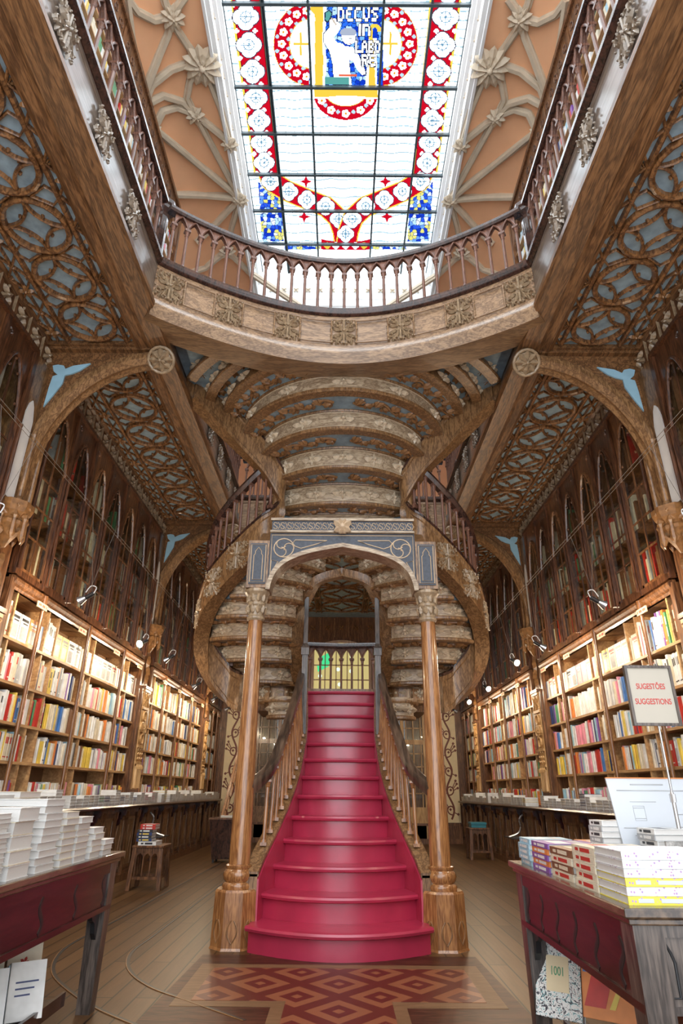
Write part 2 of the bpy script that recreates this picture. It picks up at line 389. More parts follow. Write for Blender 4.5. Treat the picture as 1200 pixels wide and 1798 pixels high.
# cornice and side of the glazed well
t_ = MB()
prof = [(0, 0), (0.0, -0.14), (0.05, -0.14), (0.05, -0.05), (0.12, -0.02), (0.12, 0.05), (0.06, 0.12), (0.05, 0.2), (0.09, 0.24), (0.09, 0.3), (0.02, 0.36), (0.02, 0.72), (0.08, 0.78), (0.08, 0.86), (0.14, 0.94), (0.14, 1.06), (-0.04, 1.1), (-0.04, 0)]
t_.sweep([(-XW+0.02, -0.9, ZW), (-XW+0.02, YG+0.12, ZW), (XW-0.02, YG+0.12, ZW), (XW-0.02, -0.9, ZW)], prof, level=True)
tr = t_.build('trim_1', WHITE, origin=(0, 5, ZW)); tag(tr, kind='structure')
o_ = MB()
for i in range(13):
    x = -1.95+i*0.325
    o_.flower((x, YG-0.0+0.09, ZW+0.54), (0, -1, 0), (1, 0, 1), 0.10, 4, h=0.2, w=0.3)
for sg in (-1, 1):
    for i in range(28): o_.flower((sg*(XW-0.05), 3.2+i*0.33, ZW+0.54), (-sg, 0, 0), (0, 1, 1), 0.10, 4, h=0.2, w=0.3)
o_.build('carved_flowers', RIB, tr)

def vhit(px, py, off=0.02):
    d = ray(px, py); lo, hi = 5.0, 40.0
    t = 5.0
    while t < 40:
        p = CAM+d*t
        if abs(p.x) > XV-0.01 or p.z > vz(p.x): break
        t += 0.02
    p = CAM+d*(t-0.03)
    q = max(0, (abs(p.x)-XW)/(XV-XW))
    nrm = Vector((-math.copysign(q/(XV-XW), p.x), 0, -math.sqrt(max(0.02, 1-q*q))/(ZW-ZV))).normalized()
    return p, nrm
ribs = [[(245,190),(258,150),(280,95),(295,60),(302,28)], [(302,28),(312,12),(325,-6)], [(248,195),(265,150),(300,122),(330,112),(355,112)],
 [(250,205),(262,180),(285,168),(320,178),(342,200)], [(355,112),(330,80),(310,50),(302,28)], [(355,112),(334,140),(328,170),(342,200)],
 [(302,28),(270,35),(240,20),(222,-5)], [(342,200),(404,250)], [(342,200),(380,270),(422,348)], [(270,225),(285,195),(310,188),(342,200)],
 [(270,225),(340,282),(422,348)], [(300,342),(360,343),(422,348)], [(422,348),(380,392),(345,425)], [(422,348),(408,395),(398,440)], [(262,190),(275,240),(290,290),(305,335)],
 [(222,-5),(230,60),(240,120),(246,190)], [(302,28),(290,5),(286,-10)], [(355,112),(372,150),(388,190),(404,250)],[(398,440),(440,480),(500,520),(560,560)],[(398,440),(360,470),(330,480)]]
bosses = [(302,28,.22,10),(355,112,.36,12),(342,200,.19,8),(404,250,.19,8),(422,348,.2,10),(270,225,.13,6),(398,440,.22,10)]
for sg in (-1, 1):
    rb = MB(); bs = MB()
    for r_ in ribs:
        pn = [vhit(*q) for q in r_]; pts = []; ups = []
        for (a, na), (b, nb) in zip(pn[:-1], pn[1:]):
            for k in range(5):
                q = a.lerp(b, k/5); x = abs(q.x)
                pts.append(Vector((q.x, q.y, min(q.z, vz(q.x)-0.01)) if True else q)); ups.append(na.lerp(nb, k/5))
        pts.append(pn[-1][0]); ups.append(pn[-1][1])
        rb.sweep(pts, [(-0.065, -0.06), (-0.065, 0.02), (-0.045, 0.03), (-0.03, 0.08), (0.03, 0.08), (0.045, 0.03), (0.065, 0.02), (0.065, -0.06)], ups)
    for x, y, r_, n_ in bosses:
        p, nn = vhit(x, y); ax = nn.cross(Vector((0, 1, 0))); 
        bs.dome(p+nn*0.02, nn, ax, r_*0.72, 0.12, n=14)
        bs.flower(p+nn*0.07, nn, ax, r_, n_, h=0.3, w=0.27)
        bs.flower(p+nn*0.13, nn, ax, r_*0.55, max(5, n_//2), h=0.3, w=0.3)
    if sg > 0: rb.mirror(); bs.mirror()
    rb.build('vault_ribs', RIB, ceil, smooth=True); bs.build('vault_bosses', RIB, ceil)

# stained glass -------------------------------------------------------
XG = 2.24
dx = 0.0138; xs = np.arange(-XG, XG+dx, dx); y0g, y1g = 5.3, YG
ys = np.arange(y0g, y1g+dx, dx)
cx_, cy_ = np.meshgrid((xs[:-1]+xs[1:])/2, (ys[:-1]+ys[1:])/2)
def projv(X, Y, zz):
    D = [X-CAM.x, Y-CAM.y, np.full_like(X, zz-CAM.z)]
    dp = sum(D[i]*fw[i] for i in range(3)); a = sum(D[i]*cr[i] for i in range(3)); b = sum(D[i]*cu[i] for i in range(3))
    return 600+F*a/dp, 899-F*b/dp
PX, PY = projv(cx_, cy_, ZG)
U = (PX-380)*2.6667; V = PY*2.6667           # the coordinates the design was measured in
def lin(r, g, b): 
    f = lambda c: (c/255)**2.2
    return np.array([f(r), f(g), f(b)])
GK = 0.36
def gc(r, g, b): return lin(r, g, b)*GK
col = np.ones(U.shape+(3,))*np.array([0.93, 0.97, 0.99])
def put(mask, c): col[mask] = c
rng = np.random.RandomState(3)
def voro(U, V, s, pal):
    gi = np.floor(U/s).astype(int); gj = np.floor(V/s).astype(int); best = np.full(U.shape, 1e9); sec = np.full(U.shape, 1e9); idx = np.zeros(U.shape, int)
    for a in (-1, 0, 1):
        for b in (-1, 0, 1):
            i = gi+a; j = gj+b; h = np.abs(np.sin(i*12.9898+j*78.233)*43758.5453) % 1; h2 = np.abs(np.sin(i*39.34+j*11.13)*24634.63) % 1
            d = (U-(i+0.15+0.7*h)*s)**2+(V-(j+0.15+0.7*h2)*s)**2
            k = d < best; sec = np.where(k, best, np.minimum(sec, d)); idx = np.where(k, ((h*7919) % len(pal)).astype(int), idx); best = np.where(k, d, best)
    c = pal[idx]; c[(np.sqrt(sec)-np.sqrt(best)) < s*0.09] = gc(30, 50, 120); return c
blue_pal = np.array([gc(35,80,215), gc(50,110,230), gc(120,180,245), gc(25,60,190), gc(190,225,250)])
mos_pal = np.array([gc(50,90,220), gc(110,160,240), gc(235,225,120), gc(190,225,250), gc(240,245,250), gc(30,60,190)])
RED = gc(205, 20, 40); YEL = gc(250, 200, 70); WHT = np.array([0.9, 0.95, 0.97]); TEAL = gc(90, 160, 150)
# pale lead lines
for k in range(0, 30):
    vv = 10+k*41.5; put(np.abs(V-vv-3*np.sin(U/18)) < 2.6, np.array([0.13, 0.20, 0.23]))
lx = 606+(U-606)*(1+V/2300.0)
put(np.abs(((lx+400) % 52)-26) < 1.8, np.array([0.2, 0.28, 0.32]))
# side strips of red with quatrefoils
def quat(x, y, r, c=WHT, c2=True):
    d = np.minimum.reduce([np.hypot(U-x-a*r*0.42, V-y-b*r*0.42) for a, b in ((1,0),(-1,0),(0,1),(0,-1))])
    put(d < r*0.68, gc(60, 60, 80)); put(d < r*0.60, c)
    if c2:
        rr = np.hypot(U-x, V-y); put((np.abs(rr-r*0.42) < 2.2) | ((np.abs(np.abs(U-x)-np.abs(V-y)) < 2.0) & (rr < r*0.6)) | ((np.minimum(np.abs(U-x), np.abs(V-y)) < 1.8) & (rr < r*0.7)), gc(110, 150, 175))
def mir(u): return 1212-u
for sgn_ in (0, 1):
    UU = U if sgn_ == 0 else mir(U)
    t = np.clip(V/810, -0.2, 1.0); c0 = 138+97*t; hw = 62-14*t
    UO = U
    U = UU
    put((V < 812) & (np.abs(U-c0) < hw+11), YEL*1.2); put((V < 812) & (np.abs(U-c0) < hw+3), gc(90, 20, 30)); put((V < 812) & (np.abs(U-c0) < hw), RED)
    for x, y, r in ((125,-45,62),(138,80,60),(153,210,58),(170,335,55),(185,458,53),(200,566,51),(212,668,49),(224,762,47)):
        quat(x, y, r)
        for s_ in (-1, 1):
            d = np.minimum.reduce([np.hypot(U-x-s_*r*0.72-a*6, V-y-r*1.08-b*6) for a, b in ((1,0),(-1,0),(0,1),(0,-1))]); put(d < 6, WHT)
    # the V shaped band
    ptsv = np.array([(235,790),(262,850),(330,893),(430,935),(515,968),(570,1020),(592,1080),(600,1130)], float)
    dist = np.full(U.shape, 1e9)
    for a, b in zip(ptsv[:-1], ptsv[1:]):
        ab = b-a; tt = np.clip(((U-a[0])*ab[0]+(V-a[1])*ab[1])/(ab@ab), 0, 1); dist = np.minimum(dist, np.hypot(U-a[0]-tt*ab[0], V-a[1]-tt*ab[1]))
    put((dist < 50) & (V > 812), YEL*1.2); put((dist < 44) & (V > 812), RED)
    for x, y in ((255,850),(340,897),(425,935),(512,965),(575,1025)): quat(x, y, 42)
    for x, y, dx_, dy_ in ((420,850,-1,-1),(412,1015,-1,1)):
        dd = np.minimum(np.abs(U-x)+np.abs(V-y)*0.35, np.abs(V-y)+np.abs(U-x)*0.35); put(dd < 11, RED)
    # blue and yellow mosaics at the corners
    k = (U > 196+(V-850)*0.06) & (U < 300+(V-850)*0.06) & (V > 850) & (V < 1130) & (dist > 50) & (V > 850+ (U-196)*0.7)
    col[k] = voro(U, V, 17, mos_pal)[k]
    # roundels of red with white flowers
    e = np.hypot((U-438)/170, (V-205)/197); e2 = np.hypot((U-438)/92, (V-205)/112)
    m_ = (e < 1) & (U < 436); put(m_, YEL*1.1); put((e < 0.985) & (U < 436), RED); put((e2 < 1.05) & (U < 436), YEL); put((e2 < 1) & (U < 436), WHT)
    k = (e2 < 0.95) & (e2 > 0.72) & (U < 436); col[k] = np.array([0.6, 0.75, 0.8])
    put((e2 < 1) & (U < 436) & ((np.abs(U-396) < 5) & (np.abs(V-205) < 55) | (np.abs(V-205) < 5) & (np.abs(U-396) < 36)), YEL)
    for k_ in range(9):
        a = PI/2+0.12+k_*0.363; x = 438+132*math.cos(a); y = 205-155*math.sin(a)
        if x < 425:
            d = np.minimum.reduce([np.hypot(U-x-11*math.cos(q*2*PI/5), V-y-11*math.sin(q*2*PI/5)) for q in range(5)])
            put(d < 8.5, WHT); put(np.hypot(U-x, V-y) < 6, gc(240, 150, 40))
        for rr_ in (104, 160):
            a2 = a+0.18; x = 438+rr_*math.cos(a2)*0.97; y = 205-rr_*1.16*math.sin(a2)
            if x < 428:
                d = np.minimum.reduce([np.hypot(U-x-5*p_, V-y-5*q_) for p_, q_ in ((1,0),(-1,0),(0,1),(0,-1))]); put(d < 5, gc(190, 225, 250))
    U = UO
# lower roundel
e = np.hypot((U-607)/150, (V-440)/122); e2 = np.hypot((U-607)/88, (V-440)/55); m_ = V > 400
put((e < 1) & m_, RED); put((e2 < 1.06) & m_, YEL); put((e2 < 1) & m_, WHT)
for k_ in range(5):
    a = PI+0.35+k_*0.61; x = 607+120*math.cos(a); y = 440-92*math.sin(a)
    d = np.minimum.reduce([np.hypot(U-x-11*math.cos(q*2*PI/5), V-y-11*math.sin(q*2*PI/5)) for q in range(5)])
    put((d < 8.5) & m_, WHT); put((np.hypot(U-x, V-y) < 6) & m_, gc(240, 150, 40))
    x = 607+120*math.cos(a+0.3); y = 440-88*math.sin(a+0.3)
    d = np.minimum.reduce([np.hypot(U-x-5*p_, V-y-5*q_) for p_, q_ in ((1,0),(-1,0),(0,1),(0,-1))]); put((d < 5) & (V > 420), gc(190, 225, 250))
# bottom
k = (V > 1137) & (V < 1168) & (U > 320) & (U < 890); col[k] = voro(U, V, 15, mos_pal)[k]
put((np.abs(V-1150+((U-607)/110)**2*14-8) < 24) & (np.abs(U-607) < 115), RED)
for x in (520, 560, 606, 652, 692): quat(x, 1150, 16, YEL if x in (520, 692) else WHT, False)
quat(606, 1095, 38)
put((V > 1170) , WHT)
# central blue picture panel
k = (U > 435) & (U < 782) & (V > 12) & (V < 402); vb = voro(U, V, 21, blue_pal); col[k] = vb[k]
wav = 4*np.sin(V/38)
put((U > 440) & (U < 512+wav) & (V > 22) & (V < 455), WHT); put((U > 462-22*np.exp(-((V-40)/22)**2)) & (U < 500+wav*0.5) & (V > 25) & (V < 450), YEL)
put((V > 398) & (V < 462) & (U > 450) & (U < 765), WHT); put((V > 410) & (V < 452-4*np.cos((U-607)/40)) & (U > 458) & (U < 757), YEL)
put((U > 700+(402-V)*0.06) & (U < 752) & (V > 180) & (V < 412), WHT); put((U > 712+(402-V)*0.06) & (U < 742+(V-300)*0.05) & (V > 180) & (V < 410), YEL)
put((np.abs(np.hypot(U-742, V-142)-22) < 9) & (V < 150), YEL*1.1); put((U > 716) & (U < 732) & (V > 140) & (V < 190), YEL*1.1)
def poly(pts, c):
    ins = np.zeros(U.shape, bool); n = len(pts)
    for i in range(n):
        x1, y1 = pts[i]; x2, y2 = pts[(i+1) % n]
        if y1 == y2: continue
        cond = ((V < y1) != (V < y2)) & (U < (x2-x1)*(V-y1)/(y2-y1)+x1); ins ^= cond
    put(ins, c)
OUT = gc(45, 45, 70)
fig = [(530,90),(556,86),(584,118),(572,150),(548,175),(566,200),(592,205),(600,215),(640,222),(668,262),(690,310),(700,345),(684,352),(655,318),(640,285),(622,280),(626,330),(634,395),(552,395),(546,300),(530,236),(506,200),(504,160),(532,128)]
cxm = np.mean([p[0] for p in fig]); cym = np.mean([p[1] for p in fig])
poly([(cxm+(x-cxm)*1.06, cym+(y-cym)*1.03) for x, y in fig], OUT); poly(fig, WHT)
put(np.hypot((U-622)/34, (V-172)/36) < 1.06, OUT); put(np.hypot((U-622)/34, (V-172)/36) < 1, WHT); put((np.hypot((U-618)/38, (V-152)/22) < 1) & (V < 168), gc(170, 175, 190))
put((np.hypot(U-640, V-190) < 26) & (U > 648), gc(150, 155, 175)); put((np.abs(V-182) < 2) & (np.abs(U-628) < 8), OUT); put((np.abs(V-205) < 2) & (np.abs(U-626) < 6), gc(200, 80, 80))
poly([(506,58),(528,44),(546,60),(538,86),(520,110),(506,96)], OUT); poly([(511,62),(528,50),(540,62),(534,82),(520,102),(511,92)], TEAL)
poly([(536,84),(544,82),(566,116),(558,120)], gc(200,180,160))
put((V > 360) & (V < 396) & (U > 508) & (U < 622), TEAL); put((V > 348) & (V < 358) & (U > 575) & (U < 660), gc(230, 100, 70))
# the motto
FNT = {'D': ['1110','1001','1001','1001','1110'], 'E': ['0111','1000','1110','1000','0111'], 'C': ['0111','1000','1000','1000','0111'], 'U': ['1001','1001','1001','1001','0110'],
       'S': ['0111','1000','0110','0001','1110'], 'I': ['1','1','1','1','1'], 'N': ['1110','1001','1001','1001','1001'], 'L': ['1000','1000','1000','1000','1111'], 'A': ['0110','1001','1111','1001','1001'],
       'B': ['1110','1001','1110','1001','1110'], 'O': ['0110','1001','1001','1001','0110'], 'R': ['1110','1001','1110','1010','1001']}
def text(t, x0, y0, cw, ch, gap):
    x = x0
    for c in t:
        g = FNT[c]; wd = cw*len(g[0])
        for pas, c_, e_ in ((0, OUT, 4.0), (1, np.array([0.95, 0.95, 0.85]), 0.0)):
            for r_, row in enumerate(g):
                for q, ch_ in enumerate(row):
                    if ch_ == '1': put((U > x+q*cw-e_) & (U < x+(q+1)*cw+e_) & (V > y0+r_*ch-e_) & (V < y0+(r_+1)*ch+e_), c_)
        x += wd+gap
text('DECUS', 568, 34, 7.6, 13, 9.5); text('IN', 668, 114, 9, 11, 8); text('LABO', 652, 190, 6.2, 11.6, 5.5); text('RE', 682, 256, 7, 11, 7)
# outside the visible part keep the strips going
nx, ny = len(xs), len(ys)
gm = bpy.data.meshes.new('stained_glass_panel')
XX, YY = np.meshgrid(xs, ys); co = np.stack([XX, YY, np.full_like(XX, ZG)], -1).reshape(-1, 3)
ii, jj = np.meshgrid(np.arange(nx-1), np.arange(ny-1)); a = (jj*nx+ii).ravel()
quads = np.stack([a, a+1, a+nx+1, a+nx], -1)
nv = len(co); co = np.concatenate([co, [(-XG, -1.0, ZG), (XG, -1.0, ZG), (XG, y0g, ZG), (-XG, y0g, ZG)]])
quads = np.concatenate([quads, [[nv, nv+1, nv+2, nv+3]]]); colf = np.concatenate([col.reshape(-1, 3), [[0.9, 0.95, 0.97]]])
gm.vertices.add(len(co)); gm.vertices.foreach_set('co', (co-np.array([0, 5, ZG])).ravel())
gm.loops.add(len(quads)*4); gm.loops.foreach_set('vertex_index', quads.ravel())
gm.polygons.add(len(quads)); gm.polygons.foreach_set('loop_start', np.arange(len(quads))*4)
try: gm.polygons.foreach_set('loop_total', np.full(len(quads), 4))
except Exception: pass
gm.update(calc_edges=True)
at = gm.attributes.new('GlassColour', 'FLOAT_COLOR', 'FACE'); at.data.foreach_set('color', np.concatenate([colf, np.ones((len(colf), 1))], 1).ravel())
gm.materials.append(STAIN)
fr = MB()
for x in (-XG, XG): fr.box((x-0.03, -1.0, ZG-0.03), (x+0.03, YG, ZG+0.03))
win = fr.build('window_1', LEADB, origin=(0, 5, ZG)); tag(win, kind='structure')
go = bpy.data.objects.new('stained_glass', gm); COL.objects.link(go); go.parent = win
bars = MB()
gx = [P(380+u/2.6667, 300, z=ZG).x for u in (0,)]
def gX(u, v): return P(380+u/2.6667, v/2.6667, z=ZG).x
for u, v in ((232, 200), (262+6, 500), (437, 200), (775, 200), (966, 400)):
    x = gX(u, v); bars.box((x-0.022, -1, ZG-0.07), (x+0.022, YG, ZG-0.012))
for v in (12, 402, 620, 812, 982, 1137):
    y = P(600, v/2.6667, z=ZG).y; bars.box((-XG, y-0.025, ZG-0.09), (XG, y+0.025, ZG-0.02))
bars.v and bars.build('glazing_bar', LEADB, win)

# ================================================================== galleries
ZS = 6.34; XI = 2.2; XO = 3.72
def tile(mb, cx, cy, R=0.31, hw=0.36, ow=0.62, L_=0.7):
    def pt(u, v, h=0.0): return (cx+u, cy+v, ZS-h)
    UPD = (0, 0, -1); n = 20
    mb.relief([pt(R*math.cos(2*PI*i/n), R*math.sin(2*PI*i/n)) for i in range(n)], 0.032, 0.055, UPD, 0, True)
    for q in range(4):
        a0 = q*PI/2; c = Vector((math.cos(a0+PI/4), math.sin(a0+PI/4), 0))*R*1.414*0.98
        arc = []
        for i in range(9):
            a = a0+PI+PI/4-PI/4*1.0+i/8*PI/2
            arc.append((c.x+R*0.98*math.cos(a), c.y+R*0.98*math.sin(a)))
        mb.relief([pt(u, v) for u, v in arc], 0.018, 0.045, UPD, 0)
        mu, mv = arc[4]; mb.dome(pt(mu*1.25, mv*1.25), UPD, (1, 0, 0), 0.02, 0.04, 0, 6)
        a = a0; mb.dome(pt(R*0.55*math.cos(a)+0.02, R*0.55*math.sin(a)), UPD, (1, 0, 0), 0.016, 0.03, 0, 6)
    for u in (-hw, hw): mb.relief([pt(u, -L_/2), pt(u, L_/2)], 0.026, 0.06, UPD, 0)
    for s_ in (-1, 1):
        # lattice strip
        c = s_*(hw+ow)/2; w_ = (ow-hw)/2-0.01
        for k in (-1, 1):
            v0 = k*L_/4
            mb.relief([pt(c-w_, v0-L_/4), pt(c+w_, v0+L_/4)], 0.015, 0.04, UPD, 0)
            mb.relief([pt(c+w_, v0-L_/4), pt(c-w_, v0+L_/4)], 0.015, 0.035, UPD, 0)
        mb.relief([pt(c, -L_/2), pt(c, L_/2)], 0.011, 0.05, UPD, 0)
        mb.flower(pt(c, L_/4, 0.03), UPD, (0, 1, 0), 0.095, 4, 1, w=0.3, h=0.35)
        mb.flower(pt(c, -L_/4, 0.03), UPD, (1, 1, 0), 0.045, 4, 1, w=0.3, h=0.4)
        for u_, v_ in ((-w_*0.75, 0), (w_*0.75, 0)):
            mb.flower(pt(c+u_, v_, 0.01), UPD, (1, 1, 0), 0.04, 4, 1, w=0.3, h=0.5)
        # cusps filling the gaps between circles
        mb.relief([pt(s_*0.10, L_/2), pt(s_*(hw-0.09), L_/2-0.10), pt(s_*hw, L_/2-0.02)], 0.013, 0.035, UPD, 0)
        mb.relief([pt(s_*0.10, -L_/2), pt(s_*(hw-0.09), -L_/2+0.10), pt(s_*hw, -L_/2+0.02)], 0.013, 0.035, UPD, 0)
FPROF = [(-0.34, 6.26), (0.03, 6.26), (0.055, 6.29), (0.055, 6.34), (0.03, 6.37), (0.03, 6.41), (0.0, 6.44), (0.0, 6.47), (-0.012, 6.48), (-0.012, 6.87), (0.0, 6.88), (0.0, 6.91), (0.04, 6.94), (0.06, 6.98), (0.06, 7.03), (-0.34, 7.03)]
FPROF_lo = [(-0.18, 6.24), (0.03, 6.24), (0.055, 6.29), (0.055, 6.34), (0.03, 6.37), (0.03, 6.41), (-0.16, 6.41)]
FPROF_mid = [(-0.16, 6.41), (0.0, 6.41), (0.0, 6.47), (-0.012, 6.48), (-0.012, 6.87), (0.0, 6.88), (0.0, 6.93), (-0.16, 6.93)]
FPROF_hi = [(-0.16, 6.93), (0.01, 6.93), (0.04, 6.95), (0.06, 6.98), (0.06, 7.03), (-0.16, 7.03)]
# one carved fascia ornament, shared by all its copies (faces -y at rest)
def ornament():
    mb = MB(); up = (0, -1, 0)
    for sx_ in (-1, 1):
        for sz in (-1, 1):
            mb.leaf((sx_*0.02, 0, sz*0.03), (sx_*0.5, 0, sz*1.3), up, 0.13, 0.026, 0.035)
            mb.leaf((sx_*0.05, 0, sz*0.09), (sx_*1.0, 0, sz*0.6), up, 0.09, 0.022, 0.03)
            mb.leaf((sx_*0.03, 0, sz*0.03), (sx_*1.5, 0, sz*0.35), up, 0.12, 0.024, 0.035)
            mb.leaf((sx_*0.09, 0, sz*0.13), (sx_*0.2, 0, sz*1.0), up, 0.08, 0.020, 0.03)
            mb.leaf((sx_*0.13, 0, sz*0.15), (sx_*0.9, 0, -sz*0.2), up, 0.05, 0.018, 0.03)
            mb.relief([(sx_*0.125+0.028*math.cos(a), -0.004, sz*0.105+0.028*math.sin(a)) for a in [i*PI/4 for i in range(7)]], 0.008, 0.025, up)
            mb.relief([(sx_*0.055+0.022*math.cos(a), -0.004, sz*0.165+0.022*math.sin(a)) for a in [i*PI/4 for i in range(7)]], 0.007, 0.022, up)
            mb.dome((sx_*0.15, -0.01, sz*0.17), up, (1, 0, 0), 0.014, 0.025, 0, 6); mb.dome((sx_*0.03, -0.01, sz*0.19), up, (1, 0, 0), 0.014, 0.025, 0, 6); mb.dome((sx_*0.17, -0.01, sz*0.05), up, (1, 0, 0), 0.012, 0.02, 0, 6)
    mb.relief([(0, 0, -0.19), (0, 0, 0.19)], 0.016, 0.035, up); mb.flower((0, -0.02, 0), up, (1, 0, 1), 0.075, 4, w=0.35, h=0.35)
    return mb
ORN0 = ornament()
def orn_obj(parent, loc, rotz, mat, first={}):
    k = mat.name
    if k not in first:
        o = ORN0.build('carved_ornament', mat, None, local=True); first[k] = o
    else:
        o = first[k].copy(); COL.objects.link(o)
    pl = parent.matrix_basis.translation
    o.parent = parent; o.location = Vector(loc)-pl; o.rotation_euler = (0, 0, rotz); return o
def bridge_y(x): return 5.36+0.86*math.cos(PI*x/(2*XI))**0.9 if abs(x) < XI else 5.36

for sg, sd in ((-1, 'left'), (1, 'right')):
    g = thing('gallery', (sg*2.95, 8.5, 6.24), 'upper gallery with carved oak soffit along the %s bookcases' % sd, 'gallery', kind='structure')
    s_ = MB(); s_.box((XI+0.16, 0.3, ZS), (4.1, YB, 7.0)); s_.sx(sg).build('gallery_deck', BLUE, g)
    t_ = MB(); cx = 3.03
    y = 1.0
    segs = [(0.6, 6.0), (6.35, 11.45), (11.8, 17.2)]
    for a, b in segs:
        n = round((b-a)/0.7); L_ = (b-a)/n
        for i in range(n): tile(t_, cx, a+L_*(i+0.5), L_=L_, R=min(0.31, L_*0.45))
    t_.sx(sg).build('tracery', [OAK, ORND], g)
    bd = MB()
    bd.sweep([(XI+0.26, 0.3, ZS), (XI+0.26, YB, ZS)], [(-0.13, 0), (-0.13, -0.09), (-0.02, -0.07), (0.06, -0.10), (0.12, -0.06), (0.14, 0)], level=True)
    bd.sweep([(3.70, 0.3, ZS), (3.70, YB, ZS)], [(-0.1, 0), (-0.05, -0.06), (0.03, -0.08), (0.05, 0)], level=True)
    for yb in (6.17, 11.62, 17.1): bd.box((XI+0.15, yb-0.16, ZS-0.06), (3.72, yb+0.16, ZS)); bd.box((XI+0.2, yb-0.12, ZS-0.10), (3.72, yb+0.12, ZS-0.06))
    bd.sx(sg).build('border_beam', OAKY, g)
    for prof, nm, mt in ((FPROF_lo, 'lower_moulding', OAKY), (FPROF_mid, 'fascia_panel', FASC), (FPROF_hi, 'upper_moulding', DARK)):
        f = MB(); f.sweep([(XI, 11.78, 0), (XI, 0.3, 0)], prof, level=True, up=Z); f.sx(sg).build(nm, mt, g)
    for y in [1.1+0.84*i for i in range(13)]:
        if 5.2 < y < 7.2: continue
        orn_obj(g, (sg*(XI-0.012), y, 6.675), -PI/2*sg if sg > 0 else PI/2, ORNG)
    # rose frieze high on the wall
    rf = MB(); rf.box((3.66, 0.6, 5.96), (3.72, 17.1, ZS), 0)
    y = 0.8
    while y < 17:
        rf.relief([(3.66, y, 5.98), (3.66, y, 6.32)], 0.012, 0.03, (-1, 0, 0), 1)
        rf.flower((3.655, y+0.17, 6.15), (-1, 0, 0), (0, 1, 1), 0.12, 4, 1, w=0.32, h=0.4); rf.leaf((3.65, y+0.17, 6.25), (0, 0, 1), (-1, 0, 0), 0.06, 0.02, 0.02, 1); rf.leaf((3.65, y+0.17, 6.05), (0, 0, -1), (-1, 0, 0), 0.06, 0.02, 0.02, 1)
        y += 0.34
    rf.sx(sg).build('rose_frieze', [BROWN, ORNM], g)

# back gallery across the hall
g = thing('gallery', (0, 15.5, 6.24), 'cross gallery with carved soffit over the back of the shop', 'gallery', kind='structure')
s_ = MB(); s_.box((-XI, 11.95, ZS), (XI, YB, 7.0)); s_.build('gallery_deck', BLUE, g)
t_ = MB()
for cx in (-1.4, 0, 1.4):
    for i in range(5): tile(t_, cx, 12.7+1.28*i, R=0.58, hw=0.62, ow=0.76, L_=1.28)
t_.build('tracery', [OAK, ORND], g)
for prof, nm, mt in ((FPROF_lo, 'lower_moulding', OAKX), (FPROF_mid, 'fascia_panel', OAKX), (FPROF_hi, 'upper_moulding', DARK)):
    f = MB(); f.sweep([(-XI, 11.8, 0), (XI, 11.8, 0)], prof, level=True); f.build(nm, mt, g)
for x in (-1.7, -0.85, 0, 0.85, 1.7): orn_obj(g, (x, 11.8, 6.675), 0, ORNM)

# bridge over the stair
BP = [Vector((x, bridge_y(x), 0)) for x in [(-XI+2*XI*i/60) for i in range(61)]]
g = thing('gallery_bridge', (0, 6.2, 6.24), 'curved oak bridge with carved fascia joining both galleries above the stair', 'balcony', kind='structure')
for prof, nm, mt in (([(-0.5, 6.30), (-0.1, 6.22), (0.0, 6.18), (0.03, 6.24), (0.06, 6.29), (0.06, 6.34), (0.035, 6.37), (0.035, 6.41), (-0.5, 6.41)], 'lower_moulding', OAKX), (FPROF_mid, 'fascia_panel', OAKX), (FPROF_hi, 'upper_moulding', DARK)):
    f = MB(); f.sweep(BP, prof, level=True); f.build(nm, mt, g, smooth=True)
fr = MB()
ox = [-2.06, -1.42, -0.72, 0.0, 0.72, 1.42, 2.06]
for x in ox:
    d = (Vector((x+0.01, bridge_y(x+0.01), 0))-Vector((x-0.01, bridge_y(x-0.01), 0))).normalized()
    orn_obj(g, (x, bridge_y(x)-0.0, 6.675), math.atan2(d.y, d.x), ORNM)
for a, b in zip(ox[:-1], ox[1:]):      # raised panel frames between the ornaments
    a += 0.16; b -= 0.16
    xs_ = [a+(b-a)*i/8 for i in range(9)]
    for zz in (6.50, 6.85): fr.relief([(x, bridge_y(x)-0.012, zz) for x in xs_], 0.010, 0.016, (0, -1, 0))
    for x in (a, b): fr.relief([(x, bridge_y(x)-0.012, 6.50), (x, bridge_y(x)-0.012, 6.85)], 0.010, 0.016, (0, -1, 0))
fr.build('panel_frame', OAKX, g)
dk = MB()
for p, q in zip(BP[:-1], BP[1:]):
    dk.hexa([(p.x, p.y+0.1, 6.56), (q.x, q.y+0.1, 6.56), (q.x, 7.3, 6.56), (p.x, 7.3, 6.56), (p.x, p.y+0.1, 7.0), (q.x, q.y+0.1, 7.0), (q.x, 7.3, 7.0), (p.x, 7.3, 7.0)])
dk.build('bridge_deck', BLUE, g)

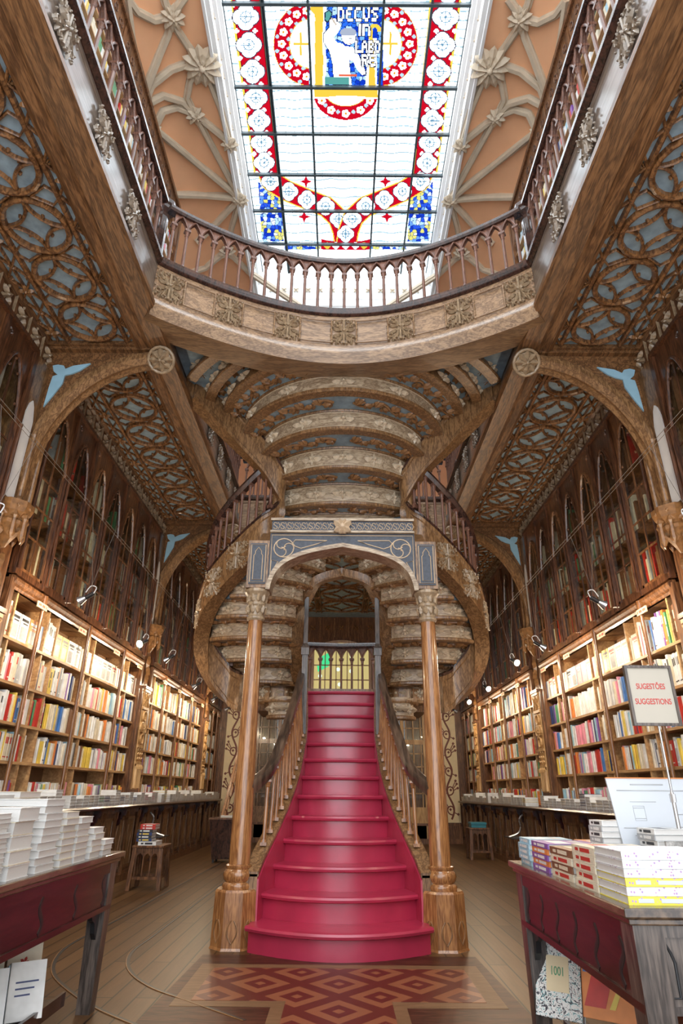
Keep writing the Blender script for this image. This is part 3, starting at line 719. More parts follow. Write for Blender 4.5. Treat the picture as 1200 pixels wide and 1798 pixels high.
# ------------------------------------------------------------------ balustrades
def baluster_mb(h):
    mb = MB()
    mb.box((-0.034, -0.034, 0), (0.034, 0.034, 0.05)); mb.lathe([(0.030, 0.05), (0.022, 0.085), (0.019, 0.1), (0.017, h-0.12), (0.024, h-0.10), (0.020, h-0.09), (0.026, h-0.05), (0.036, h-0.035)], n=8)
    mb.box((-0.037, -0.037, h-0.035), (0.037, 0.037, h)); return mb
BAL = {}
def baluster(h, mat, parent, p, rz):
    k = (round(h, 2), mat.name)
    if k not in BAL: o = baluster_mb(h).build('baluster', mat, None, local=True); BAL[k] = o
    else: o = BAL[k].copy(); COL.objects.link(o)
    o.parent = parent; o.location = Vector(p)-parent.matrix_basis.translation; o.rotation_euler = (0, 0, rz); return o
def balustrade(label, path, h, step=0.18, mat=BALU, rail=DARK, group=None, arc=True, curb=True, kind=None, railw=0.07):
    path = [Vector(p) for p in path]
    mid = path[len(path)//2]; t = thing('balustrade', mid, label, 'balustrade', group, kind)
    L_ = sum((b-a).length for a, b in zip(path[:-1], path[1:])); n = max(1, round(L_/step)); st = L_/n
    pts = along(path, st, st/2); bh = h-(0.24 if arc else 0.06)
    for p, d in pts: baluster(bh, mat, t, p, math.atan2(d.y, d.x))
    if arc:
        ab = MB(); ends = [p for p, d in pts]; z0 = bh; z1 = h-0.05
        for p, q in zip(ends[:-1], ends[1:]):
            sd = (q-p).cross(Z).normalized()*0.018
            top = []; bot = []
            for i in range(11):
                u = i/10; c = p.lerp(q, u); e = abs(2*u-1); hh = (z1-z0-0.035)*math.sqrt(max(0, 1-((e*0.86+0.14)**2))) if e < 1 else 0
                hh = (z1-z0-0.03)*(1-e**1.9)*(1-0.10*(1-abs(2*e-1)))
                bot.append(c+Z*(z0+hh)); top.append(c+Z*(z1))
            for i in range(10):
                ab.hexa([bot[i]-sd, bot[i+1]-sd, bot[i+1]+sd, bot[i]+sd, top[i]-sd, top[i+1]-sd, top[i+1]+sd, top[i]+sd])
            ab.relief([b_+sd for b_ in bot], 0.014, 0.018, sd.normalized()); ab.relief([b_-sd for b_ in bot], 0.014, 0.018, -sd.normalized())
        ab.build('pointed_arcade', mat, t)
    rm = MB(); rm.sweep([p+Z*h for p in path], [(-railw, -0.05), (-railw*0.7, -0.075), (railw*0.7, -0.075), (railw, -0.05), (railw, -0.01), (railw*0.6, 0.02), (-railw*0.6, 0.02), (-railw, -0.01)], level=True)
    rm.build('handrail', rail, t, smooth=True)
    return t
ZD = 7.03
for sg, sd in ((-1, 'left'), (1, 'right')):
    for a, b, what in ((0.35, 5.3, 'near the viewer, before the bridge'), (7.75, 11.7, 'beyond the stair')):
        balustrade('dark wooden gallery balustrade on the %s side %s' % (sd, what), [(sg*(XI+0.05), b, ZD), (sg*(XI+0.05), (a+b)/2, ZD), (sg*(XI+0.05), a, ZD)], 0.93)
    # octagonal corner post
    np_ = thing('newel_post', (sg*2.36, 5.62, 7.0), 'dark octagonal capped newel post at the %s end of the bridge' % sd, 'post')
    q = MB(); q.lathe([(0.10, 0), (0.10, 0.1), (0.075, 0.14), (0.075, 1.0), (0.09, 1.04)], (sg*2.36, 5.62, 7.0), 8)
    for i in range(8): a = 2*PI*i/8; q.leaf((sg*2.36+0.072*math.cos(a), 5.62+0.072*math.sin(a), 7.72), (0, 0, 1), (math.cos(a), math.sin(a), 0), 0.25, 0.018, 0.012)
    q.build('post_shaft', DARK, np_)
    q = MB(); q.lathe([(0.09, 1.04), (0.13, 1.10), (0.13, 1.16), (0.15, 1.18), (0.15, 1.24), (0.10, 1.30), (0.0, 1.31)], (sg*2.36, 5.62, 7.0), 8); q.build('post_cap', DARK, np_)
balustrade('curved dark balustrade along the front edge of the bridge', [p+Z*ZD+Vector((0, 0.05, 0)) for p in BP], 0.93, 0.175)
balustrade('balustrade across the hall on the cross gallery behind the stair', [(-XI, 11.85, ZD), (0, 11.85, ZD), (XI, 11.85, ZD)], 0.93)
PALEORN = plain('highlight_pale_carving', (0.56, 0.45, 0.32), 0.34, 0.2, scale=25, spec=0.6)  # riser carving lighter than its wood, bright highlights painted into the colour
# ================================================================== the staircase
RS = 0.21
NY = [6.2+0.31*k for k in range(13)]; NY[0] = 6.14
HWD = [0.81, 0.75, 0.665, 0.585, 0.525, 0.485, 0.47, 0.46, 0.465, 0.485, 0.51, 0.53, 0.55]
SAG = [0.34, 0.30, 0.27, 0.22, 0.18, 0.14, 0.11, 0.09, 0.08, 0.07, 0.06, 0.05, 0.05]
def cinterp(ys, vs, y):
    return float(np.interp(y, ys, vs))
st = thing('staircase', (0, 8.2, 0), 'red carpeted oak staircase splitting into two curling flights that rejoin under the bridge', 'staircase')
def arc_pts(hw, yc, sag, n=16):
    return [(-hw+2*hw*i/n, yc+sag*((-1+2*i/n)**2)) for i in range(n+1)]
for k in range(13):
    z1_ = RS*(k+1); z0_ = max(0.0, z1_-RS-0.02) if k else 0.0
    hw = HWD[k]; yc = NY[k]; a = arc_pts(hw, yc+0.035, SAG[k]); yb = NY[k+1]+SAG[k+1]+0.15 if k < 12 else 10.2
    mb = MB(); n = len(a)
    pts = [(x, y) for x, y in a]+[(hw, yb), (-hw, yb)]
    mb.prism([(x, y, z0_ if k else 0) for x, y in pts], (0, 0, z1_-z0_-0.012))
    nose = [Vector((x, y, z1_)) for x, y in arc_pts(hw+0.012, yc, SAG[k])]
    # rounded nosing plus tread
    mb.sweep(nose, [(0.0, -0.05), (0.022, -0.042), (0.03, -0.022), (0.022, -0.004), (0.0, 0.0), (-0.06, 0.0), (-0.06, -0.02), (-0.03, -0.05)], level=True)
    mb.prism([(x, y+0.05, z1_-0.012) for x, y in arc_pts(hw, yc, SAG[k])]+[(hw, yb, z1_-0.012), (-hw, yb, z1_-0.012)], (0, 0, 0.0112))
    mb.build('carpeted_step', CARPET, st, smooth=True)
    if k in (0, 1, 2, 3, 4):
        for s_ in (-1, 1):
            pass
# closed string walls either side of the lower flight
def tread_z(y): return max(0.0, RS*((y-6.2)/0.31+1))
for sg in (-1, 1):
    mb = MB(); ys_ = [6.66+i*0.2 for i in range(18)]
    q = []
    for y in ys_:
        h = cinterp(NY, HWD, y-0.28)
        q.append((h+0.005, h+0.115, y, min(tread_z(y)+0.08, 2.80)))
    for a, b in zip(q[:-1], q[1:]):
        mb.hexa([(a[0], a[2], 0), (a[1], a[2], 0), (b[1], b[2], 0), (b[0], b[2], 0), (a[0], a[2], a[3]-0.02), (a[1], a[2], a[3]-0.02), (b[1], b[2], b[3]-0.02), (b[0], b[2], b[3]-0.02)])
    for a, b in zip(q[:-1], q[1:]):
        mb.hexa([(a[0]-0.01, a[2], a[3]-0.04), (a[1]+0.02, a[2], a[3]-0.04), (b[1]+0.02, b[2], b[3]-0.04), (b[0]-0.01, b[2], b[3]-0.04), (a[0]-0.01, a[2], a[3]), (a[1]+0.02, a[2], a[3]), (b[1]+0.02, b[2], b[3]), (b[0]-0.01, b[2], b[3])])
    mb.sx(sg).build('string_wall', STRG, st)
    mb = MB()
    for a, b in zip(q[:-1], q[1:]):
        mb.hexa([(a[0]-0.016, a[2], 0), (a[0], a[2], 0), (b[0], b[2], 0), (b[0]-0.016, b[2], 0), (a[0]-0.016, a[2], a[3]-0.06), (a[0], a[2], a[3]-0.06), (b[0], b[2], b[3]-0.06), (b[0]-0.016, b[2], b[3]-0.06)])
    mb.sx(sg).build('carpet_edging', CARPET, st)
    # handrail of the lower flight
    rp = cr_path([(0.92, 6.74, 1.36), (0.80, 6.88, 1.47), (0.71, 7.05, 1.62), (0.63, 7.5, 2.0), (0.575, 8.1, 2.42), (0.56, 8.7, 2.76), (0.57, 9.2, 2.92)], 6)
    mb = MB(); mb.sweep(rp, [(-0.045, 0.02), (-0.055, -0.03), (-0.035, -0.08), (-0.03, -0.12), (0.03, -0.12), (0.035, -0.08), (0.055, -0.03), (0.045, 0.02), (0.0, 0.035)], level=True)
    mb.sx(sg).build('stair_handrail', wood('dark_worn_handrail', (0.04, 0.025, 0.017), (0.16, 0.10, 0.065), 0.3, stretch=(1, 8, 8), bump=0.08, coat=0.3) if sg < 0 else MATS['dark_worn_handrail'], st, smooth=True)
    y = 6.95
    while y < 8.7:
        h = cinterp(NY, HWD, y-0.28); zt = tread_z(y)+0.08
        zr = float(np.interp(y, [p.y for p in rp], [p.z for p in rp]))-0.13; xr = float(np.interp(y, [p.y for p in rp], [p.x for p in rp]))
        b_ = MB(); bm = baluster_mb(1.0)
        hh = zr-zt
        b_.v = [(sg*(h+0.06+(xr-h-0.06)*(z_))+x_*0.95, y+y_*0.95, zt+(z_*hh)) for x_, y_, z_ in bm.v]; b_.f = bm.f; b_.m = bm.m
        b_.build('stair_baluster', SHAFT, st); y += 0.155
    # tall dark newel at the top of the lower flight
    b_ = MB(); b_.box((0.475, 8.72, 1.6), (0.555, 8.82, 3.1)); b_.box((0.455, 8.70, 1.5), (0.575, 8.84, 1.66)); b_.box((0.46, 8.70, 3.05), (0.57, 8.84, 3.15)); b_.box((0.485, 8.74, 3.15), (0.545, 8.81, 3.9)); b_.hexa([(0.45, 8.70, 3.15), (0.58, 8.70, 3.15), (0.58, 8.84, 3.15), (0.45, 8.84, 3.15), (0.49, 8.74, 3.22), (0.54, 8.74, 3.22), (0.54, 8.80, 3.22), (0.49, 8.80, 3.22)])
    b_.sx(sg).build('landing_newel', GREYW, st)
# landing
mb = MB(); mb.box((-1.35, 10.15, 2.45), (1.35, 11.1, 2.72)); mb.box((-0.60, 10.0, 2.731), (0.60, 10.15, 2.775)); mb.build('landing', STRG, st)
mb = MB(); mb.box((-0.66, 9.9, 0), (0.66, 10.9, 2.45)); mb.build('understair_casing', BROWN, st)

# ---- curves shared by the upper flights (left side, x<0), bottom edge of the outer string
def L3(px, py, zh): 
    p = P(px, py, z=zh+H); return p
outer = [((425,1250),1.0),((400,1236),1.12),((370,1205),1.35),((355,1165),1.65),((354,1120),1.98),((368,1075),2.25),((395,1037),2.5),((430,1000),2.75),((463,966),3.0),((483,925),3.4),((487,882),3.75),((462,835),4.15),((405,775),4.62),((335,703),5.02)]
OP = [L3(x, y, z) for (x, y), z in outer]
inner = [((527,1203),1.45),((519,1160),1.75),((521,1112),2.1),((536,1062),2.5),((560,1027),2.78),((599,1014),2.92)]
IP = [L3(x, y, z) for (x, y), z in inner]
IP[-1] = Vector((0, IP[-1].y, IP[-1].z))
OC = cr_path(OP, 8)
ICh = cr_path(IP, 8); IC = ICh+[Vector((-p.x, p.y, p.z)) for p in reversed(ICh[:-1])]
for sg in (-1, 1):
    def S(pts): return [Vector((-sg*p.x, p.y, p.z)) if False else Vector((p.x if sg < 0 else -p.x, p.y, p.z)) for p in pts]
    oc = S(OC); w_ = 0.105
    if sg > 0: oc = oc[::-1]
    mb = MB(); mb.sweep(oc, [(-w_, 0), (-w_, 0.06), (-w_*0.85, 0.08), (-w_*0.85, 0.42), (-w_, 0.44), (-w_, 0.50), (w_, 0.50), (w_, 0.44), (w_*0.85, 0.42), (w_*0.85, 0.08), (w_, 0.06), (w_, 0)], level=True)
    ob = mb.build('outer_string', STRG, st, smooth=True)
    mb = MB(); mb.sweep([p+Z*0.5 for p in oc], [(-0.12, 0), (-0.12, 0.035), (0.12, 0.035), (0.12, 0)], level=True); mb.build('string_capping', DARK, st)
    # balustrade on the outer string
    sel = OC[6:-14]
    pth = S([p+Z*0.53 for p in sel])
    if sg > 0: pth = pth[::-1]
    mb = MB(); hr = [p+Z*0.86 for p in pth]
    mb.sweep(hr, [(-0.06, 0.02), (-0.07, -0.03), (-0.04, -0.09), (0.04, -0.09), (0.07, -0.03), (0.06, 0.02), (0, 0.04)], level=True); mb.build('curling_handrail', DARK, st, smooth=True)
    for p, d in along(pth, 0.17, 0.08):
        baluster(0.80, BALU, st, p, math.atan2(d.y, d.x))
    # ornaments on the outer face
    for idx in (34, 44, 54):
        p = OC[idx]; d = (OC[idx+1]-OC[idx-1]); q = Vector((p.x if sg < 0 else -p.x, p.y, p.z)); dd = Vector((d.x if sg < 0 else -d.x, d.y, 0)).normalized()
        nrm = Vector((dd.y, -dd.x, 0)); 
        if nrm.y > 0: nrm = -nrm
        orn_obj(st, q+nrm*0.088+Z*0.25, math.atan2(nrm.x, -nrm.y) * 1.0 if True else 0, ORNM)
mb = MB(); mb.sweep(IC, [(-0.10, 0), (-0.11, 0.03), (-0.10, 0.12), (0.10, 0.12), (0.11, 0.03), (0.10, 0)], level=False); mb.build('inner_string', STRG, st, smooth=True)
# foot of the inner string meets the handrail: small scroll blocks
# ---- curling steps: each a curved riser seen from below and the soffit running to the next
def curve3(xi, yi, xo, yo, bulge, n=14):
    a = Vector((xi, yi, 0)); b = Vector((xo, yo, 0)); d = (b-a); nn = Vector((d.y, -d.x, 0)).normalized()
    if nn.y > 0: nn = -nn
    out = []
    for i in range(n+1):
        t = i/n; e = 1-abs(2*t-1)**3.0
        out.append(a+d*t+nn*bulge*e)
    return out
SC = [ (0.67,9.30,1.06,9.35,.10), (0.70,9.55,1.28,9.60,.14), (0.74,9.45,1.78,9.55,.18), (0.74,9.05,1.88,9.15,.16), (0.72,8.75,1.88,8.78,.14), (0.66,8.6,1.76,8.48,.12),
       (0.57,8.6,1.56,8.28,.10), (0.45,8.68,1.33,8.14,.08), (0.25,8.75,1.10,8.05,.06), (0.05,8.85,0.96,8.08,.05)]
SCZ = [H+0.95+0.25*k for k in range(10)]+[H+3.45]
def riser_orn(mb, crv, z0_, z1_, n=5, mi=1):
    L_ = sum((b-a).length for a, b in zip(crv[:-1], crv[1:])); zc = (z0_+z1_)/2+0.01; hh = (z1_-z0_)
    m_ = max(1, round(L_/0.36)) if n is None else n
    fr_ = [q_ for q_ in crv]
    for zz_ in (z0_+hh*0.12, z1_-hh*0.06): mb.relief([Vector((q_.x, q_.y, zz_)) for q_ in fr_], 0.006, 0.012, [Vector((-(fr_[min(i_+1, len(fr_)-1)]-fr_[max(i_-1, 0)]).y, (fr_[min(i_+1, len(fr_)-1)]-fr_[max(i_-1, 0)]).x, 0)).normalized()*-1 for i_ in range(len(fr_))], mi)
    for p, d in along(crv, L_/m_, L_/m_/2):
        nn = Vector((d.y, -d.x, 0)).normalized()
        if nn.y > 0: nn = -nn
        p = Vector((p.x, p.y, zc))+nn*0.004
        mb.leaf(p+d*0.02, d, nn, 0.14, hh*0.19, 0.045, mi); mb.leaf(p-d*0.02, -d, nn, 0.14, hh*0.19, 0.045, mi)
        mb.leaf(p, d+Z*0.9, nn, 0.07, hh*0.10, 0.025, mi); mb.leaf(p, -d+Z*0.9, nn, 0.07, hh*0.10, 0.025, mi)
        mb.leaf(p, d-Z*0.9, nn, 0.07, hh*0.10, 0.025, mi); mb.leaf(p, -d-Z*0.9, nn, 0.07, hh*0.10, 0.025, mi)
        mb.leaf(p, Z, nn, hh*0.36, 0.022, 0.035, mi); mb.leaf(p, -Z, nn, hh*0.36, 0.022, 0.035, mi)
        mb.dome(p+nn*0.02, nn, Z, 0.028, 0.045, mi, 8)
def acanthus(mb, crv, wid, z, mi=2, rev=False, start=0.08):
    # scrolling leaves carved on a soffit; crv at middle of the coffer
    up = Vector((0, 0, -1)); L_ = sum((b-a).length for a, b in zip(crv[:-1], crv[1:]))
    sp = []
    k = 0
    for p, d in along(crv, 0.03, L_*start):
        sd = d.cross(up).normalized(); sp.append(Vector((p.x, p.y, z))+sd*wid*0.22*math.sin(k*0.03*2*PI/0.52)); k += 1
    if len(sp) < 3: return
    mb.relief(sp, min(0.018, wid*0.12), 0.03, up, mi)
    q = 0; nl = max(2, int(L_/0.12))
    for p, d in along(crv, L_/nl, L_*start+0.03):
        s_ = 1 if q % 2 else -1; sd = d.cross(up).normalized(); c = Vector((p.x, p.y, z-0.01)); q += 1
        ln = min(0.16, wid*0.88)
        mb.leaf(c-sd*s_*wid*0.05, d*0.8+sd*s_*0.8, up, ln, wid*0.17, 0.04, mi); mb.leaf(c, d*0.3+sd*s_, up, ln*0.75, wid*0.13, 0.035, mi); mb.leaf(c, d+sd*s_*0.25, up, ln*0.9, wid*0.14, 0.035, mi)
def coffered_step(c0, c1, z0_, z1_, name, sgn=1, rim=0.022, thick=0.2, orn=5, leafs=True):
    """riser on curve c0 from z0 to z1, soffit at z1 from c0 to c1"""
    if sgn > 0: pass
    f = lambda p: Vector((p.x*sgn, p.y, p.z))
    a = [f(p) for p in c0]; b = [f(p) for p in c1]
    if a[0].x > a[-1].x: a = a[::-1]; b = b[::-1]
    b = [q+(p-q)*min(0.4, 0.05/max(0.05, (p-q).length)) for p, q in zip(a, b)]
    root = MB()
    root.sweep([p+Z*z0_ for p in a], [(0.0, 0.0), (0.0, z1_-z0_+0.05), (-0.10, z1_-z0_+0.05), (-0.10, 0.0)], level=True, mi=0)
    # rims
    root.sweep([p+Z*z0_ for p in a], [(-0.11, -0.012), (-0.11, 0.03), (0.018, 0.045), (0.034, 0.03), (0.034, 0.0), (0.02, -0.014)], level=True, mi=3)
    root.sweep([p+Z*z1_ for p in a], [(-0.01, -0.03), (0.022, -0.03), (0.03, -0.012), (0.03, 0.01), (-0.01, 0.01)], level=True, mi=3)
    n = len(a); vs = []; fs = []
    for p, q in zip(a, b): vs += [p+Z*z1_, q+Z*z1_, p+Z*(z1_+thick), q+Z*(z1_+thick)]
    for i in range(n-1):
        o = 4*i; fs += [(o, o+1, o+5, o+4), (o+2, o+6, o+7, o+3), (o+1, o+3, o+7, o+5)]
    fs += [(0, 2, 3, 1), (4*n-4, 4*n-3, 4*n-1, 4*n-2)]
    root.add(vs, fs, 1)
    riser_orn(root, a, z0_+0.02, z1_-0.02, orn, 2)
    o = root.build(name, [PALE, BLUE if z0_ > H+1.3 else STRG, PALEORN, STRG], st)
    if leafs:
        mid = [p.lerp(q, 0.5) for p, q in zip(a, b)]; wd = np.mean([(p-q).length for p, q in zip(a, b)])
        if wd > 0.06:
            k = MB(); h_ = len(mid)//2; wd = min(wd, 0.42)
            acanthus(k, mid[h_:], wd*0.8, z1_, 0); acanthus(k, mid[:h_+1][::-1], wd*0.8, z1_, 0)
            k.build('soffit_carving', ORND, o)
    return o
for sg in (-1, 1):
    cs = [curve3(*c) for c in SC]; cs.append([Vector((0.0+0.93*i/14, 8.3, 0)) for i in range(15)])
    for k in range(10):
        coffered_step(cs[k], cs[k+1], SCZ[k], SCZ[k+1], 'curling_step', sg, orn=3 if k > 1 else 2, leafs=True)
# ---- joined upper flight: arcs A..H
def big_arc(hw, yc, ye, n=32):
    s_ = max(0.03, ye-yc); R_ = (hw*hw+s_*s_)/(2*s_); out = []
    amax = math.asin(min(1, hw/R_)) if s_ <= R_ else PI-math.asin(min(1, hw/R_))
    for i in range(n+1):
        a = -amax+2*amax*i/n; out.append(Vector((R_*math.sin(a), yc+R_*(1-math.cos(a)), 0)))
    return out
ARC = [(0.93, 8.30, 8.42), (0.94, 8.0, 8.25), (0.99, 7.54, 8.0), (1.17, 7.07, 7.80), (1.45, 6.62, 7.72), (1.76, 6.22, 7.66), (1.99, 5.95, 7.42), (2.22, 5.75, 7.05)]
AZ = [H+v for v in (3.45, 3.77, 4.11, 4.45, 4.76, 5.02, 5.10, 5.14)]
arcs = [big_arc(*a) for a in ARC]
for k in range(5):
    coffered_step(arcs[k], arcs[k+1], AZ[k], AZ[k+1], 'bridge_step', 1, orn=5, thick=0.25)
# the three widest arcs fan out beneath the bridge: only where they lie behind the bridge edge
for k in (5, 6, 7):
    for sg in (-1, 1):
        half = [p for p in arcs[k] if p.x >= 0.0 and (p.y > bridge_y(min(abs(p.x), XI-0.01))+0.12) and abs(p.x) < 2.2]
        if len(half) < 3: continue
        hh = [Vector((sg*p.x, p.y, 0)) for p in half]
        if hh[0].x > hh[-1].x: hh = hh[::-1]
        mb = MB(); mb.sweep([p+Z*AZ[k] for p in hh], [(0, 0), (0.0, 0.32), (-0.10, 0.32), (-0.10, 0)], level=True, mi=0)
        mb.sweep([p+Z*AZ[k] for p in hh], [(-0.11, -0.012), (-0.11, 0.03), (0.018, 0.045), (0.034, 0.03), (0.034, 0.0), (0.02, -0.014)], level=True, mi=1)
        riser_orn(mb, hh, AZ[k]+0.02, AZ[k]+0.22, None, 2)
        o = mb.build('fan_rib', [STRG, STRG, PALEORN], st)
        # blue coffer behind the rib up to the next one
        nxt = arcs[k+1] if k < 7 else [Vector((p.x*1.12, p.y, 0)) for p in arcs[7]]
        nn = [Vector((sg*p.x, p.y, 0)) for p in nxt if p.x >= 0]
        cf = MB(); a_ = [p for p in half]; b_ = []
        for p in half:
            i = min(range(len(nxt)), key=lambda j: (nxt[j]-p*1.0).length if nxt[j].x >= 0 else 9); b_.append(Vector((nxt[i].x, max(nxt[i].y, bridge_y(min(XI-0.01, abs(nxt[i].x)))+0.14), 0)))
        a_ = [Vector((sg*p.x, p.y, 0)) for p in a_]; b_ = [Vector((sg*min(p.x, 2.3), p.y, 0)) for p in b_]
        vs = []; zz = AZ[k]+0.2
        for p, q in zip(a_, b_): vs += [p+Z*zz, q+Z*zz, p+Z*(zz+.1), q+Z*(zz+.1)]
        fs = []
        for i in range(len(a_)-1):
            o4 = 4*i; fs += [(o4, o4+1, o4+5, o4+4), (o4+2, o4+6, o4+7, o4+3), (o4+1, o4+3, o4+7, o4+5)]
        cf.add(vs, fs); o2 = cf.build('fan_coffer', BLUE, st)
        k2 = MB(); mid = [p.lerp(q, 0.5) for p, q in zip(a_, b_)]; acanthus(k2, mid, 0.22, zz, 0, start=0.02); k2.build('soffit_carving', ORND, o2)
# side soffits between the arc ends and the outer string
ends = [Vector((-a[0], a[2], z_)) for a, z_ in zip(ARC, AZ)]
for sg in (-1, 1):
    mb = MB(); A_ = cr_path(ends, 6); top = [p for p in OC if p.z > H+2.95]
    n = 30
    def rs(path, n):
        L_ = sum((b-a).length for a, b in zip(path[:-1], path[1:])); return [q[0] for q in along(path, L_/(n+0.001))][:n]+[path[-1]]
    A2 = rs(A_, n); B2 = rs(top, n); m_ = min(len(A2), len(B2)); vs = []; fs = []
    for i in range(m_):
        p = A2[i]; q = B2[i]; vs += [(p.x, p.y, p.z+0.02), (q.x, q.y, q.z+0.03), (p.x, p.y, p.z+0.5), (q.x, q.y, q.z+0.4)]
    for i in range(m_-1):
        o4 = 4*i; fs += [(o4, o4+4, o4+5, o4+1), (o4+2, o4+3, o4+7, o4+6), (o4+0, o4+2, o4+6, o4+4), (o4+1, o4+5, o4+7, o4+3)]
    mb.add(vs, fs)
    if sg > 0: mb.mirror()
    mb.build('side_soffit', STRG, st, smooth=True)
    # soffit skin between inner and outer string of the curling flights
    A2 = rs([Vector((-c[0]-0.0, c[1], z_+0.03)) for c, z_ in zip(SC[1:7], SCZ[1:7])], 20)

# landing balustrade
balustrade('small gothic balustrade at the back of the stair landing', [(-0.64, 10.75, 2.72), (0, 10.85, 2.725), (0.64, 10.75, 2.72)], 0.93, 0.18, mat=BALU, kind=None)

# ================================================================== columns and portal
for sg, sd in ((-1, 'left'), (1, 'right')):
    c = thing('column', (sg*0.965, 6.75, 0), 'polished oak column on an eight sided pedestal, %s of the red stair' % sd, 'column')
    cx, cy = sg*0.965, 6.75
    q = MB(); q.lathe([(0.215, 0), (0.205, 0.02), (0.195, 0.44), (0.185, 0.46)], (cx, cy, 0), 8); q.build('pedestal', SHAFT, c)
    q = MB()
    for a in range(8):
        an = PI*2*a/8; d = Vector((math.cos(an), math.sin(an), 0)); sd_ = Vector((-d.y, d.x, 0)); c0 = Vector((cx, cy, 0))+d*0.203
        q.relief([c0+Z*z_+sd_*0.045*math.sin((z_-0.05)*16) for z_ in [0.05+i*0.02 for i in range(10)]], 0.006, 0.006, d); q.relief([c0+Z*z_-sd_*0.045*math.sin((z_-0.05)*16) for z_ in [0.05+i*0.02 for i in range(10)]], 0.006, 0.006, d)
    q.build('pedestal_carving', ORND, c)
    q = MB(); q.lathe([(0.145, 0.46), (0.15, 0.48), (0.145, 0.50), (0.125, 0.515), (0.14, 0.535), (0.148, 0.57), (0.14, 0.60), (0.12, 0.62), (0.128, 0.635), (0.128, 0.65), (0.105, 0.66)], (cx, cy, 0), 24); q.build('column_base', SHAFT, c, smooth=True)
    q = MB(); q.lathe([(0.103, 0.655), (0.098, 1.2), (0.088, 2.2), (0.080, 3.04)], (cx, cy, 0), 24); q.build('shaft', SHAFT, c, smooth=True)
    q = MB(); q.lathe([(0.085, 3.02), (0.10, 3.04), (0.10, 3.06), (0.082, 3.08), (0.088, 3.18), (0.10, 3.20), (0.10, 3.22), (0.088, 3.24), (0.11, 3.30), (0.14, 3.34), (0.14, 3.37), (0.12, 3.38)], (cx, cy, 0), 16)
    for zz in (3.09, 3.22):
        for a in range(10):
            an = 2*PI*a/10; d = Vector((math.cos(an), math.sin(an), 0)); q.leaf(Vector((cx, cy, zz))+d*0.088, Z+d*0.25, d, 0.10, 0.03, 0.022); q.dome(Vector((cx, cy, zz+0.09))+d*0.10, d, Z, 0.014, 0.02, 0, 6)
    q.build('capital', LITE if False else ORNM, c)
pt = thing('portal_arch', (0, 6.75, 3.3), 'slate and cream inlaid portal arch with a central leaf boss over the red stair', 'arch')
for sg in (-1, 1):
    q = MB(); q.box((0.845, 6.63, 3.38), (1.085, 6.87, 3.95)); q.sx(sg).build('impost_box', OAK if False else STRG, pt)
    q = MB(); q.box((0.87, 6.618, 3.42), (1.06, 6.63, 3.91)); q.sx(sg).build('impost_panel', SLATE, pt)
    q = MB()
    for w2 in (0.0, 0.028):
        q.relief([(0.882+w2, 6.617, 3.44+w2), (0.882+w2, 6.617, 3.89-w2), (1.048-w2, 6.617, 3.89-w2), (1.048-w2, 6.617, 3.44+w2)], 0.006, 0.008, (0, -1, 0), closed=True) if w2 == 0 else q.relief([(0.915, 6.617, 3.47), (0.915, 6.617, 3.76), (0.93, 6.617, 3.78), (0.93, 6.617, 3.81), (0.965, 6.617, 3.86), (1.0, 6.617, 3.81), (1.0, 6.617, 3.78), (1.015, 6.617, 3.76), (1.015, 6.617, 3.47)], 0.005, 0.008, (0, -1, 0), closed=True)
    q.sx(sg).build('impost_inlay', CREAMLINE, pt)
arch = [(0.845, 3.36), (0.83, 3.45), (0.78, 3.58), (0.68, 3.69), (0.55, 3.765), (0.40, 3.82), (0.2, 3.868), (0.0, 3.905)]
ap = [Vector((x, 0, z_)) for x, z_ in arch]; ap = cr_path(ap, 4); full = [(p.x, p.z) for p in ap]; full = full+[(-x, z_) for x, z_ in reversed(full[:-1])]
TOPZ = 4.07
q = MB(); q.prism([(x, 6.66, z_) for x, z_ in full]+[(-0.845, 6.66, TOPZ-0.0), (0.845, 6.66, TOPZ)], (0, 0.2, 0)); q.build('spandrel', SLATE, pt)
q = MB(); q.sweep([(x, 6.75, z_) for x, z_ in full], [(-0.13, -0.03), (-0.13, 0.02), (0.13, 0.02), (0.13, -0.03)], up=Z)
q.build('arch_rib', PALE, pt)
q = MB(); q.box((-0.845, 6.62, TOPZ-0.015), (0.845, 6.90, TOPZ+0.01)); q.box((-0.845, 6.625, TOPZ+0.14), (0.845, 6.90, TOPZ+0.17))
q.build('cream_moulding', PALE, pt)
q = MB(); q.box((-0.83, 6.65, TOPZ+0.01), (0.83, 6.90, TOPZ+0.14)); q.build('frieze_panel', SLATE, pt)
q = MB(); upn = (0, -1, 0)
x = -0.79
while x < 0.80:
    if abs(x) > 0.10:
        for s_ in (-1, 1):
            q.relief([(x+s_*0.0+0.022*math.cos(a)*1.0, 6.649, TOPZ+0.075+s_*0.022+0.018*math.sin(a)) for a in [i*PI/4+(0 if s_ > 0 else PI) for i in range(7)]], 0.005, 0.007, upn)
        q.relief([(x+0.03, 6.649, TOPZ+0.03), (x+0.055, 6.649, TOPZ+0.075), (x+0.03, 6.649, TOPZ+0.12)], 0.004, 0.006, upn)
    x += 0.083
